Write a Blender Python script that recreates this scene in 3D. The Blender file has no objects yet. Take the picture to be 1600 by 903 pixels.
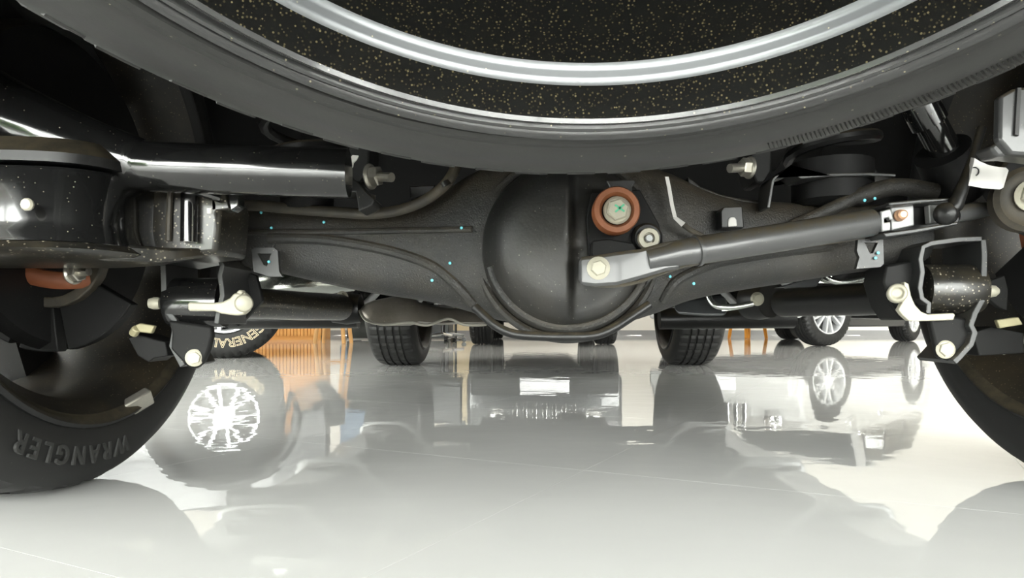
import bpy, bmesh, math, random
from mathutils import Vector, Matrix
random.seed(7)
S = bpy.context.scene
C = S.collection
PI = math.pi

# ------------------------------------------------------------------ camera
F, VX, VY, CAMH = 1100.0, 834.0, 505.0, 0.24      # focal length in pixels, vanishing point, camera height
cam = bpy.data.cameras.new('camera')
cam.sensor_width = 36.0
cam.lens = F / 1600 * 36.0
cam.shift_x = (800 - VX) / 1600
cam.shift_y = (VY - 451.5) / 1600
cam.clip_start = 0.01
cam.clip_end = 200
camo = bpy.data.objects.new('camera', cam)
camo.location = (0, 0, CAMH)
camo.rotation_euler = (PI / 2, 0, 0)
C.objects.link(camo)
S.camera = camo

# ------------------------------------------------------------------ world, lights, exposure
w = bpy.data.worlds.new('overcast_sky')
S.world = w
w.use_nodes = True
bg = w.node_tree.nodes['Background']
bg.inputs[0].default_value = (1.0, 0.965, 0.935, 1)
bg.inputs[1].default_value = 11.0
S.view_settings.view_transform = 'Standard'
S.view_settings.look = 'None'
S.view_settings.gamma = 1.0
S.view_settings.use_curve_mapping = False
S.view_settings.exposure = 1.45
RX0, RX1, RY0, RY1, RZ = -10.0, 12.0, -6.0, 14.0, 4.2   # the showroom


def portal(name, loc, rot, sx, sy):
    l = bpy.data.lights.new(name, 'AREA')
    l.shape = 'RECTANGLE'
    l.size, l.size_y = sx, sy
    l.cycles.is_portal = True
    o = bpy.data.objects.new(name, l)
    o.location, o.rotation_euler = loc, rot
    C.objects.link(o)


portal('window_daylight_behind', ((RX0 + RX1) / 2, RY0 - .12, 1.9), (PI / 2, 0, 0), RX1 - RX0 - .4, 3.5)
portal('window_daylight_side', (RX0 - .12, -1.0, 1.9), (PI / 2, 0, -PI / 2), 9.0, 3.5)


# ------------------------------------------------------------------ materials
class NT:
    def __init__(s, name):
        s.m = bpy.data.materials.new(name)
        s.m.use_nodes = True
        s.t = s.m.node_tree
        s.b = s.t.nodes['Principled BSDF']

    def n(s, typ, **kw):
        nd = s.t.nodes.new(typ)
        for k, v in kw.items():
            setattr(nd, k, v)
        return nd

    def l(s, a, b):
        s.t.links.new(a, b)

    def coord(s):
        return s.n('ShaderNodeTexCoord').outputs['Object']

    def noise(s, scale, detail=3, rough=.55, vec=None):
        nd = s.n('ShaderNodeTexNoise')
        nd.inputs['Scale'].default_value = scale
        nd.inputs['Detail'].default_value = detail
        nd.inputs['Roughness'].default_value = rough
        s.l(vec or s.coord(), nd.inputs['Vector'])
        return nd.outputs['Fac']

    def ramp(s, fac, lo, hi):
        nd = s.n('ShaderNodeMapRange', clamp=True)
        nd.inputs['From Min'].default_value = lo
        nd.inputs['From Max'].default_value = hi
        s.l(fac, nd.inputs['Value'])
        return nd.outputs['Result']

    def mix(s, fac, a, b):
        nd = s.n('ShaderNodeMix', data_type='RGBA')
        if isinstance(fac, float):
            nd.inputs[0].default_value = fac
        else:
            s.l(fac, nd.inputs[0])
        for v, i in ((a, 6), (b, 7)):
            if isinstance(v, tuple):
                nd.inputs[i].default_value = (*v[:3], 1)
            else:
                s.l(v, nd.inputs[i])
        return nd.outputs[2]

    def mul(s, a, b):
        nd = s.n('ShaderNodeMath', operation='MULTIPLY')
        for v, i in ((a, 0), (b, 1)):
            if isinstance(v, float):
                nd.inputs[i].default_value = v
            else:
                s.l(v, nd.inputs[i])
        return nd.outputs[0]

    def bump(s, h, strength, dist):
        nd = s.n('ShaderNodeBump')
        nd.inputs['Strength'].default_value = strength
        nd.inputs['Distance'].default_value = dist
        s.l(h, nd.inputs['Height'])
        s.l(nd.outputs[0], s.b.inputs['Normal'])

    def specks(s, scale, thr, keep):
        v = s.n('ShaderNodeTexVoronoi')
        v.inputs['Scale'].default_value = scale
        s.l(s.coord(), v.inputs['Vector'])
        d = s.n('ShaderNodeMath', operation='LESS_THAN')
        s.l(v.outputs['Distance'], d.inputs[0])
        d.inputs[1].default_value = thr
        sep = s.n('ShaderNodeSeparateColor')
        s.l(v.outputs['Color'], sep.inputs[0])
        k = s.n('ShaderNodeMath', operation='LESS_THAN')
        s.l(sep.outputs[0], k.inputs[0])
        k.inputs[1].default_value = keep
        return s.mul(s.mul(d.outputs[0], k.outputs[0]), s.mul(s.ramp(sep.outputs[1], 0.0, 1.0), s.ramp(sep.outputs[2], -.5, 1.0)))


MATS = {}


def mat(name, col, rough=.5, metal=0.0, coat=0.0, var=0.0, vscale=8, bump=0.0, bscale=300, bdist=.001,
        dust=0.0, dustcol=(.20, .16, .10), dscale=14, top=0.0, specks=None, speckcol=(.55, .5, .36), emit=None, ior=1.5, spec=None):
    if name in MATS:
        return MATS[name]
    t = NT(name)
    b = t.b
    b.inputs['Roughness'].default_value = rough
    b.inputs['Metallic'].default_value = metal
    b.inputs['Coat Weight'].default_value = coat
    b.inputs['Coat Roughness'].default_value = .06
    b.inputs['IOR'].default_value = ior
    if spec is not None:
        b.inputs['Specular IOR Level'].default_value = spec
    c = tuple(col)
    if var:
        c = t.mix(t.noise(vscale, 5), tuple(x * (1 - var) for x in col), tuple(min(1, x * (1 + var)) for x in col))
    if dust:
        f = t.mul(t.ramp(t.noise(dscale, 6, .65), .42, .72), dust)
        c = t.mix(f, c, dustcol)
    if top:                                     # dust that has settled on faces looking up
        g = t.n('ShaderNodeNewGeometry')
        sp = t.n('ShaderNodeSeparateXYZ')
        t.l(g.outputs['Normal'], sp.inputs[0])
        f = t.mul(t.mul(t.ramp(sp.outputs[2], .15, .65), t.ramp(t.noise(60, 6, .7), .25, .6)), top)
        c = t.mix(f, c, dustcol)
    if specks:
        c = t.mix(t.specks(*specks), c, speckcol)
    if isinstance(c, tuple):
        b.inputs['Base Color'].default_value = (*c, 1)
    else:
        t.l(c, b.inputs['Base Color'])
    if bump:
        t.bump(t.noise(bscale, 4), bump, bdist)
    if emit:
        b.inputs['Emission Color'].default_value = (*emit[:3], 1)
        b.inputs['Emission Strength'].default_value = emit[3]
    MATS[name] = t.m
    return t.m


M_cast = mat('cast_black_iron', (.0155, .0158, .0152), .54, bump=.8, bscale=420, bdist=.0014, var=.3, vscale=20, dust=.45,
             dustcol=(.052, .042, .028), dscale=9, top=.9, specks=(260, .18, .5), speckcol=(.16, .155, .14))
M_cover = mat('diff_cover_iron', (.0125, .0127, .0122), .48, bump=.3, bscale=240, bdist=.0008, var=.3, vscale=12, dust=.35,
              dustcol=(.045, .037, .025), dscale=7, specks=(200, .15, .4), speckcol=(.25, .24, .2))
M_gloss = mat('gloss_black_paint', (.007, .007, .007), .14, coat=.6, specks=(190, .12, .5), speckcol=(.3, .28, .2))
M_dusty = mat('dusty_black_paint', (.010, .0095, .008), .32, coat=.2, dust=.5, dustcol=(.055, .045, .028), dscale=30,
              specks=(210, .24, .9), speckcol=(.42, .37, .28))
M_satin = mat('satin_black_paint', (.008, .008, .008), .38, var=.25, specks=(230, .1, .4), speckcol=(.12, .11, .08), top=.5, dustcol=(.08, .065, .04), spec=.3)
M_flat = mat('flat_black_plate', (.010, .010, .0098), .5, var=.25, specks=(230, .1, .4), speckcol=(.12, .11, .08), spec=.12)
M_edge = mat('worn_plate_steel', (.020, .0205, .0205), .4, var=.3, specks=(250, .12, .3), top=.4, dustcol=(.08, .065, .04))
M_under = mat('underbody_black', (.006, .006, .006), .6, specks=(160, .09, .6), speckcol=(.10, .09, .06), spec=.25)
M_rubber = mat('tyre_rubber', (.0065, .0065, .0062), .58, var=.25, vscale=14, specks=(200, .10, .2), speckcol=(.10, .09, .07), spec=.4)
M_rubber_spare = mat('spare_tyre_rubber', (.020, .020, .0187), .5, var=.3, vscale=9, bump=.2, bscale=90, bdist=.001,
                     specks=(150, .10, .4), speckcol=(.34, .32, .22), spec=.4)
M_letter = mat('raised_rubber_lettering', (.022, .022, .021), .6)
M_rimdust = mat('dusty_wheel_black', (.003, .003, .0026), .7, specks=(540, .28, 1.0), speckcol=(.09, .075, .04), dust=.15, dustcol=(.008, .007, .004), dscale=40, spec=.06)
M_rimgloss = mat('glossy_wheel_lip', (.025, .0255, .0255), .2, coat=.5, specks=(260, .14, .6), speckcol=(.4, .36, .22))
M_rimarc = mat('lit_wheel_step', (.13, .135, .14), .3, metal=.5, specks=(200, .1, .3), speckcol=(.5, .45, .3))  # pale tone holds the bright reflection seen along the step
M_rimin = mat('dusty_wheel_barrel', (.012, .011, .009), .42, dust=.7, dustcol=(.040, .030, .017), dscale=9, specks=(200, .2, .7), speckcol=(.22, .18, .11))
M_zinc = mat('cream_zinc_plating', (.36, .34, .27), .48, metal=.15, var=.12, vscale=60)
M_tab = mat('ochre_zinc_plating', (.26, .235, .14), .5, metal=.2, var=.15, vscale=60)
M_steel = mat('plain_steel', (.42, .40, .35), .32, metal=.8, var=.2, vscale=60)
M_copper = mat('copper_rivet', (.62, .36, .22), .4, metal=.3)
M_barpaint = mat('grey_bar_paint', (.058, .0585, .059), .36, coat=.25, specks=(240, .1, .4), speckcol=(.3, .27, .18), top=1.0, dustcol=(.060, .048, .028))
M_galvlit = mat('galvanised_and_lit_face', (.34, .345, .345), .45, metal=.2, var=.12, vscale=60, top=.5)  # galvanised parts, and the lit white of the track bar bracket faces
M_rust = mat('orange_brown_rubber', (.21, .070, .026), .5, var=.3, vscale=40, bump=.2, bscale=300)
M_rustdisc = mat('rusty_disc', (.20, .06, .022), .6, var=.4, vscale=18)
M_white = mat('white_label', (.58, .565, .54), .6)
M_ink = mat('black_print', (.03, .03, .03), .6)
M_green = mat('green_paint_pen', (.08, .42, .24), .6)
M_cyan = mat('cyan_dot_colour', (.16, .62, .72), .5)
M_hose = mat('dusty_rubber_hose', (.030, .027, .021), .6, dust=.8, dustcol=(.075, .060, .038), dscale=26, top=.8, bump=.3, bscale=200)
M_shield = mat('heat_shield_aluminium', (.26, .235, .20), .4, metal=.5, dust=.5, dustcol=(.13, .11, .08), dscale=24, bump=.3, bscale=40, bdist=.004, specks=(90, .13, .2))
M_bright = mat('bright_pipe', (.62, .64, .60), .2, metal=.9)
M_greybox = mat('grey_canister', (.05, .053, .055), .4)
M_alloy = mat('silver_alloy', (.62, .63, .64), .25, metal=.6)
M_gold = mat('cream_tyre_letters', (.72, .60, .42), .55)
M_black = mat('plain_black', (.012, .012, .012), .35)
M_wall = mat('cream_wall_paint', (.80, .77, .71), .7, var=.03, vscale=2)
M_base = mat('grey_baseboard', (.30, .30, .30), .45)
M_ceil = mat('white_ceiling', (.82, .82, .81), .8)
M_pillar = mat('beige_pillar_paint', (.74, .63, .42), .6)
M_slat = mat('orange_wood_slat', (.86, .42, .12), .5, var=.12, vscale=6)
M_wood = mat('pale_stool_wood', (.72, .40, .15), .45, var=.15, vscale=12)
M_orange = mat('orange_plastic', (.80, .32, .03), .4)
M_dark = mat('charcoal_laminate', (.018, .020, .019), .4)
M_blue = mat('slate_blue_panel', (.13, .20, .30), .5)
M_purple = mat('purple_fabric', (.10, .085, .30), .8)
M_frame = mat('aluminium_window_frame', (.16, .16, .17), .4, metal=.5)
M_led = mat('added_led_panel', (.9, .9, .9), .5, emit=(1.0, .95, .91, 9.0))  # glow of the added, unseen ceiling lights
M_grout = mat('grey_grout', (.50, .49, .47), .8)
M_leaf = mat('green_hedge', (.09, .20, .03), .7, var=.5, vscale=9, bump=1.0, bscale=14, bdist=.08)
M_pave = mat('grey_paving', (.35, .35, .34), .8, var=.1)
M_carw = mat('white_car_paint', (.50, .50, .49), .3, coat=1.0)
M_cark = mat('black_car_paint', (.012, .012, .013), .25, coat=1.0)
M_card = mat('graphite_car_paint', (.05, .052, .055), .3, coat=1.0)
M_trimk = mat('black_trim_plastic', (.02, .02, .02), .5)
M_chrome = mat('chrome', (.8, .8, .8), .08, metal=1.0)
M_redlens = mat('smoked_lens', (.10, .10, .10), .12)
M_plate = mat('number_plate_white', (.85, .85, .88), .5)


def glass_mat(name, tint, refl):
    t = NT(name)
    tr = t.n('ShaderNodeBsdfTransparent')
    tr.inputs[0].default_value = (*tint, 1)
    gl = t.n('ShaderNodeBsdfGlossy')
    gl.inputs['Roughness'].default_value = .02
    fr = t.n('ShaderNodeFresnel')
    fr.inputs[0].default_value = refl
    mx = t.n('ShaderNodeMixShader')
    t.l(fr.outputs[0], mx.inputs[0])
    t.l(tr.outputs[0], mx.inputs[1])
    t.l(gl.outputs[0], mx.inputs[2])
    t.l(mx.outputs[0], t.t.nodes['Material Output'].inputs[0])
    return t.m


M_glass = glass_mat('clear_window_glass', (.93, .96, .95), 1.45)
M_carglass = mat('dark_car_glass', (.02, .024, .026), .05, coat=1.0)


def floor_mat():
    t = NT('polished_porcelain')
    ge = t.n('ShaderNodeNewGeometry').outputs['Position']
    c = t.mix(t.noise(1.4, 4, .5, ge), (.66, .66, .645), (.74, .74, .725))
    t.l(c, t.b.inputs['Base Color'])
    t.b.inputs['Roughness'].default_value = .015
    t.b.inputs['IOR'].default_value = 1.5
    mp = t.n('ShaderNodeMapping')
    mp.inputs['Scale'].default_value = (1.0, 1.0, 1.0)
    t.l(ge, mp.inputs[0])
    h = t.noise(8.0, 2, .5, mp.outputs[0])
    t.bump(h, .16, .004)
    return t.m


M_floor = floor_mat()


# ------------------------------------------------------------------ mesh helpers
def P(px, py, y):
    """the world point at distance y along the truck that lies on the sight line of a measured photograph point"""
    return Vector(((px - VX) * y / F, y, CAMH + (VY - py) * y / F))


class MB:
    def __init__(s):
        s.v, s.f = [], []

    def add(s, vs, fs):
        k = len(s.v)
        s.v += [Vector(a) for a in vs]
        s.f += [tuple(i + k for i in f) for f in fs]
        return s

    def box(s, c, d, rot=None):
        hx, hy, hz = d[0] / 2, d[1] / 2, d[2] / 2
        vs = [Vector((x, y, z)) for x in (-hx, hx) for y in (-hy, hy) for z in (-hz, hz)]
        if rot is not None:
            vs = [rot @ a for a in vs]
        c = Vector(c)
        return s.add([a + c for a in vs], [(0, 1, 3, 2), (4, 6, 7, 5), (0, 4, 5, 1), (2, 3, 7, 6), (0, 2, 6, 4), (1, 5, 7, 3)])

    def prism(s, pts, vec):
        """polygon of world points swept by vec"""
        n = len(pts)
        vec = Vector(vec)
        a = [Vector(p) for p in pts]
        s.add(a + [p + vec for p in a], [tuple(range(n))[::-1], tuple(range(n, 2 * n))] +
              [(i, (i + 1) % n, n + (i + 1) % n, n + i) for i in range(n)])
        return s

    def tube(s, pts, r, seg=12, closed=False, flat=None):
        pts = [Vector(p) for p in pts]
        n = len(pts)
        rs = r if isinstance(r, (list, tuple)) else [r] * n
        vs, fs = [], []
        up = None
        for i, p in enumerate(pts):
            if closed:
                d = pts[(i + 1) % n] - pts[i - 1]
            else:
                d = pts[min(i + 1, n - 1)] - pts[max(i - 1, 0)]
            d.normalize()
            if up is None:
                up = Vector((0, 0, 1)) if abs(d.z) < .9 else Vector((0, 1, 0))
            a = d.cross(up).normalized()
            b = a.cross(d).normalized()
            up = b
            for k in range(seg):
                t = 2 * PI * k / seg
                vs.append(p + (a * math.cos(t) + b * math.sin(t) * (flat or 1)) * rs[i])
        m = n if closed else n - 1
        for i in range(m):
            j = (i + 1) % n
            for k in range(seg):
                l = (k + 1) % seg
                fs.append((i * seg + k, i * seg + l, j * seg + l, j * seg + k))
        if not closed:
            fs.append(tuple(range(seg))[::-1])
            fs.append(tuple((n - 1) * seg + k for k in range(seg)))
        return s.add(vs, fs)

    def lathe(s, prof, org, ax, seg=48, close=True, a0=0, a1=2 * PI, fn=None):
        """prof: (radius, distance along ax)"""
        ax = Vector(ax).normalized()
        org = Vector(org)
        u = ax.cross(Vector((0, 0, 1)) if abs(ax.z) < .9 else Vector((0, 1, 0))).normalized()
        v = ax.cross(u)
        n = len(prof)
        full = abs(a1 - a0 - 2 * PI) < 1e-6
        m = seg if full else seg + 1
        vs, fs = [], []
        for i in range(m):
            t = a0 + (a1 - a0) * i / seg
            for j, (r, h) in enumerate(prof):
                if fn:
                    r, h = fn(i, j, r, h)
                vs.append(org + ax * h + (u * math.cos(t) + v * math.sin(t)) * r)
        for i in range(seg):
            k = (i + 1) % m
            for j in range(n - 1):
                fs.append((i * n + j, i * n + j + 1, k * n + j + 1, k * n + j))
        if close and full:
            if prof[0][0] > 1e-5:
                fs.append(tuple(i * n for i in range(m)))
            if prof[-1][0] > 1e-5:
                fs.append(tuple(i * n + n - 1 for i in range(m))[::-1])
        return s.add(vs, fs)

    def loft(s, rings, cap=True):
        n = len(rings[0])
        vs = [p for r in rings for p in r]
        fs = [(i * n + k, i * n + (k + 1) % n, (i + 1) * n + (k + 1) % n, (i + 1) * n + k) for i in range(len(rings) - 1) for k in range(n)]
        if cap:
            fs += [tuple(range(n))[::-1], tuple((len(rings) - 1) * n + k for k in range(n))]
        return s.add(vs, fs)

    def hexbolt(s, org, ax, r, head=.5, flange=1.35, shank=0.0):
        """flange washer and hex head along ax; r = across-corner radius of the hex"""
        ax = Vector(ax).normalized()
        org = Vector(org)
        s.lathe([(r * flange, 0), (r * flange, r * .14), (r * 1.05, r * .3)], org, ax, 24)
        u = ax.cross(Vector((0, 0, 1)) if abs(ax.z) < .9 else Vector((0, 1, 0))).normalized()
        v = ax.cross(u)
        ring = lambda q, h: [org + ax * h + (u * math.cos(k * PI / 3 + .3) + v * math.sin(k * PI / 3 + .3)) * q for k in range(6)]
        h0, h1 = r * .25, r * (.3 + head)
        s.loft([ring(r, h0), ring(r, h1 - r * .1), ring(r * .86, h1)])
        if shank:
            s.lathe([(r * .5, -shank), (r * .5, .001)], org, ax, 16)
        return s


WORLDLOC = {}


def link(o, parent, loc):
    C.objects.link(o)
    WORLDLOC[o] = Vector(loc)
    if parent is not None:
        o.parent = parent
        o.location = Vector(loc) - WORLDLOC[parent]
    else:
        o.location = loc
    return o


def mesh_of(name, mb, mt, smooth=32, bevel=0.0, weld=False, org=None):
    me = bpy.data.meshes.new(name)
    lo = Vector([min(v[i] for v in mb.v) for i in range(3)])
    hi = Vector([max(v[i] for v in mb.v) for i in range(3)])
    c = (lo + hi) / 2 if org is None else Vector(org)
    me.from_pydata([tuple(v - c) for v in mb.v], [], mb.f)
    bm = bmesh.new()
    bm.from_mesh(me)
    if weld:
        bmesh.ops.remove_doubles(bm, verts=bm.verts, dist=1e-5)
    bmesh.ops.recalc_face_normals(bm, faces=bm.faces)
    bm.to_mesh(me)
    bm.free()
    me.materials.append(mt)
    if smooth:
        me.polygons.foreach_set('use_smooth', [True] * len(me.polygons))
        me.set_sharp_from_angle(angle=math.radians(smooth))
    return me, c


def obj(name, mb, mt, parent=None, smooth=32, bevel=0.0, weld=False, org=None, kind=None, label=None, sub=0):
    me, c = mesh_of(name, mb, mt, smooth, bevel, weld, org)
    o = bpy.data.objects.new(name, me)
    link(o, parent, c)
    if bevel:
        b = o.modifiers.new('bevel', 'BEVEL')
        b.width = bevel
        b.segments = 2
        b.limit_method = 'ANGLE'
        b.angle_limit = math.radians(40)
        b.harden_normals = False
    if sub:
        b = o.modifiers.new('subdivision', 'SUBSURF')
        b.levels = b.render_levels = sub
    if kind:
        o['kind'] = kind
    if label:
        o['label'] = label
    return o


def empty(name, loc, parent=None, label=None, cat=None, group=None):
    o = bpy.data.objects.new(name, None)
    o.empty_display_size = .1
    link(o, parent, loc)
    if label:
        o['label'] = label
    if cat:
        o['category'] = cat
    if group:
        o['group'] = group
    return o


def tag(o, label, cat, group=None):
    o['label'] = label
    o['category'] = cat
    if group:
        o['group'] = group
    return o


def struct(name, mb, mt, parent=None, **kw):
    o = obj(name, mb, mt, parent, **kw)
    if parent is None:
        o['kind'] = 'structure'
    return o


def plate(name, pts, y, t, mt, parent, bevel=.0015, **kw):
    """a plate whose front outline is measured in the photograph, standing at distance y, t thick"""
    mb = MB().prism([P(a, b, y) for a, b in pts], (0, t, 0))
    return obj(name, mb, mt, parent, bevel=bevel, **kw)


def smooth_path(pts, n=8):
    """Catmull-Rom through world points"""
    pts = [Vector(p) for p in pts]
    out = []
    for i in range(len(pts) - 1):
        p0, p1, p2, p3 = pts[max(i - 1, 0)], pts[i], pts[i + 1], pts[min(i + 2, len(pts) - 1)]
        for k in range(n):
            t = k / n
            out.append(.5 * ((2 * p1) + (p2 - p0) * t + (2 * p0 - 5 * p1 + 4 * p2 - p3) * t * t + (3 * p1 - p0 - 3 * p2 + p3) * t ** 3))
    out.append(pts[-1])
    return out


def strip(pts, wpx):
    """outline of a strip of wpx pixels following pts"""
    a, b = [], []
    for i, p in enumerate(pts):
        q, r = pts[max(i - 1, 0)], pts[min(i + 1, len(pts) - 1)]
        dx, dy = r[0] - q[0], r[1] - q[1]
        l = math.hypot(dx, dy)
        nx, ny = -dy / l * wpx / 2, dx / l * wpx / 2
        a.append((p[0] + nx, p[1] + ny))
        b.append((p[0] - nx, p[1] - ny))
    return a + b[::-1]


def text_mesh(body, size, depth, mp, outline=0.0, bold=0.0, space=1.0):
    """letters as a mesh; mp(u, v, w) bends them to their surface"""
    cu = bpy.data.curves.new('lettering', 'FONT')
    cu.body = body
    cu.size = size
    cu.align_x, cu.align_y = 'LEFT', 'CENTER'
    cu.resolution_u = 3
    cu.space_character = space
    if outline:
        cu.fill_mode = 'NONE'
        cu.bevel_depth = outline
        cu.bevel_resolution = 0
    else:
        cu.extrude = depth
        cu.offset = bold
    to = bpy.data.objects.new('lettering', cu)
    C.objects.link(to)
    dg = bpy.context.evaluated_depsgraph_get()
    me = bpy.data.meshes.new_from_object(to.evaluated_get(dg))
    bpy.data.objects.remove(to)
    bpy.data.curves.remove(cu)
    mb = MB()
    mb.add([mp(v.co.x, v.co.y, v.co.z) for v in me.vertices], [tuple(p.vertices) for p in me.polygons])
    bpy.data.meshes.remove(me)
    return mb


# ------------------------------------------------------------------ showroom shell
fl = struct('floor', MB().box(((RX0 + RX1) / 2, (RY0 + RY1) / 2, -.06), (RX1 - RX0, RY1 - RY0, .10)), M_grout)
TA, TS = math.radians(-26.5), .645
ta, tb = Vector((math.cos(TA), math.sin(TA), 0)), Vector((-math.sin(TA), math.cos(TA), 0))
OA, OB = -.439, 1.065
tile_mb = MB()
h = TS / 2 - .0002
tile_mb.prism([(-h, -h, -.012), (h, -h, -.012), (h, h, -.012), (-h, h, -.012)], (0, 0, .012))
tile_me, _ = mesh_of('tile', tile_mb, M_floor, smooth=0, org=(0, 0, 0))
tiles = []
for i in range(-50, 50):
    for j in range(-50, 50):
        p = ta * (OA + (i + .5) * TS) + tb * (OB + (j + .5) * TS)
        if RX0 - .1 < p.x < RX1 + .15 and RY0 - .1 < p.y < RY1 + .15:
            tiles.append(p)


def tile_rank(p):
    vis = p.y > .35 and abs(p.x + .03) < .80 * p.y + .5
    return (0 if vis else 1, p.length)


tiles.sort(key=tile_rank)
rest = MB()
for k, p in enumerate(tiles):
    if k < 290:
        o = bpy.data.objects.new('tile', tile_me)
        link(o, fl, p)
        o.rotation_euler = (0, 0, TA)
    else:
        R = Matrix.Rotation(TA, 3, 'Z')
        rest.add([R @ Vector(v) + p for v in tile_mb.v], tile_mb.f)
obj('tiling', rest, M_floor, fl, smooth=0, kind='stuff')

cx, cy = (RX0 + RX1) / 2, (RY0 + RY1) / 2
struct('ceiling', MB().box((cx, cy, RZ + .05), (RX1 - RX0, RY1 - RY0, .1)), M_ceil)
struct('wall_back', MB().box((cx, RY1 + .1, RZ / 2), (RX1 - RX0 + .4, .2, RZ)), M_wall)
struct('wall_right', MB().box((RX1 + .1, cy, RZ / 2), (.2, RY1 - RY0, RZ)), M_wall)
struct('baseboard_back', MB().box((cx, RY1 - .012, .05), (RX1 - RX0, .024, .10)), M_base)
struct('baseboard_right', MB().box((RX1 - .012, cy, .05), (.024, RY1 - RY0, .10)), M_base)
# left wall: solid towards the back, glazed towards the front
struct('wall_left', MB().box((RX0 - .1, (3.6 + RY1) / 2, RZ / 2), (.2, RY1 - 3.6, RZ)), M_wall)
struct('baseboard_left', MB().box((RX0 + .012, (3.6 + RY1) / 2, .065), (.024, RY1 - 3.6, .13)), M_base)


def glazing(idx, a, b, n):
    """a glazed front from a to b in plan, n panes"""
    a, b = Vector((*a, 0)), Vector((*b, 0))
    d = (b - a)
    L = d.length
    d.normalize()
    rot = Matrix.Rotation(math.atan2(d.y, d.x), 3, 'Z')
    fr = MB()
    mid = (a + b) / 2
    fr.box(mid + Vector((0, 0, .06)), (L, .12, .12), rot)
    fr.box(mid + Vector((0, 0, 3.75)), (L, .12, .14), rot)
    fr.box(mid + Vector((0, 0, 2.5)), (L, .07, .07), rot)
    wf = struct('window_%d' % idx, fr, M_frame, smooth=0)
    for k in range(n + 1):
        obj('mullion', MB().box(a + d * (L * k / n) + Vector((0, 0, 1.95)), (.08, .14, 3.9), rot), M_frame, wf, smooth=0)
    for k in range(n):
        obj('pane', MB().box(a + d * (L * (k + .5) / n) + Vector((0, 0, 1.9)), (L / n - .08, .012, 3.6), rot), M_glass, wf, smooth=0)


glazing(1, (RX0, RY0), (RX1, RY0), 8)
glazing(2, (RX0, RY0), (RX0, 3.6), 4)
struct('trim_1', MB().box((cx, RY0, RZ - .19), (RX1 - RX0, .2, .40)), M_wall)
struct('trim_2', MB().box((RX0, (RY0 + 3.6) / 2, RZ - .19), (.2, 3.6 - RY0, .40)), M_wall)
# outside the glass
struct('ground', MB().box((0, 0, -.35), (60, 60, .2)), M_pave)
for k, (hx, hy, hl, hw, hz, lab) in enumerate(((-7.2, -9.5, 5.0, 1.2, 1.7, 'clipped green hedge on the paving behind the glass front'),
                                              (-13.5, -1.5, 1.2, 6.0, 1.5, 'long green hedge on the paving beside the side glazing'))):
    hm = MB()
    bmh = bmesh.new()
    bmesh.ops.create_cube(bmh, size=1)
    bmesh.ops.subdivide_edges(bmh, edges=bmh.edges, cuts=9, use_grid_fill=True)
    for v in bmh.verts:
        n = v.co.normalized() * .12 * random.random()
        hm.v.append(Vector((hx + v.co.x * hl + n.x, hy + v.co.y * hw + n.y, hz / 2 - .25 + v.co.z * hz + n.z)))
    bmh.faces.ensure_lookup_table()
    hm.f = [tuple(v.index for v in f.verts) for f in bmh.faces]
    bmh.free()
    tag(obj('garden_hedge', hm, M_leaf, smooth=0), lab, 'hedge')
# unseen ceiling lights, added to brighten the room
for i in range(5):
    for j in range(4):
        x, y = RX0 + 2.2 + i * 4.4, RY0 + 2.2 + j * 5.0
        cl = empty('added_ceiling_light', (x, y, RZ), label='long white unseen ceiling light added for brightness, %s from the glass front, %s from the glazed side' % (('first', 'second', 'third', 'fourth')[j], ('first', 'second', 'third', 'fourth', 'fifth')[i]), cat='light', group='added ceiling lights')
        obj('light_frame', MB().box((x, y, RZ - .02), (1.5, .34, .04)), M_frame, cl, smooth=0)
        obj('diffuser', MB().box((x, y, RZ - .044), (1.44, .28, .012)), M_led, cl, smooth=0)

# ------------------------------------------------------------------ the near pickup truck
XC, AY, ZC, RR = .0626, 1.02, .4347, .4347
truck = empty('pickup_truck', (XC, 2.5, 0), label='black pickup truck seen from below behind its rear axle', cat='truck')

# --- body above
b = MB()
for x0, x1, y0, y1, z0, z1 in ((-.80, .80, -.42, 1.95, .93, .98), (-.86, -.80, -.42, 1.95, .62, 1.35), (.80, .86, -.42, 1.95, .62, 1.35),
                               (-.86, .86, -.48, -.42, .90, 1.35)):
    b.box((XC + (x0 + x1) / 2, (y0 + y1) / 2, (z0 + z1) / 2), (x1 - x0, y1 - y0, z1 - z0))
obj('cargo_bed', b, M_cark, truck, bevel=.01)
b = MB()
prof = [(1.98, .56), (1.98, 1.15), (2.10, 1.80), (3.3, 1.80), (3.95, 1.20), (5.0, 1.10), (5.05, .62), (4.62, .56), (4.58, .80), (4.36, .98), (3.78, .98), (3.56, .80), (3.50, .50)]
b.prism([(XC - .86, y, z) for y, z in prof], (1.72, 0, 0))
obj('cab', b, M_cark, truck, bevel=.03)
b = MB().box((XC, .85, .905), (1.5, 2.2, .02))
obj('bed_floor_pan', b, M_under, truck)
for s in (-1, 1):
    fr = MB()
    fr.loft([[Vector((XC + s * .46 + a * .04, y, z + c * hh)) for a, c in ((-1, -1), (1, -1), (1, 1), (-1, 1))] for y, z, hh in
             ((-.40, .68, .06), (.30, .70, .06), (.75, .74, .06), (1.45, .72, .06), (1.9, .56, .07), (3.3, .52, .07), (4.95, .55, .06))])
    obj('frame_rail', fr, M_satin, truck, bevel=.006)
obj('rear_bumper', MB().box((XC, -.46, .82), (1.7, .12, .16)), M_trimk, truck, bevel=.015)
b = MB()
b.box((XC, 2.75, .52), (.78, 1.5, .16))
b.box((XC + .02, 3.6, .44), (.5, .9, .20))
b.box((XC, 4.35, .50), (.8, .55, .26))
obj('underbody_tray', b, M_under, truck, bevel=.02)
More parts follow.
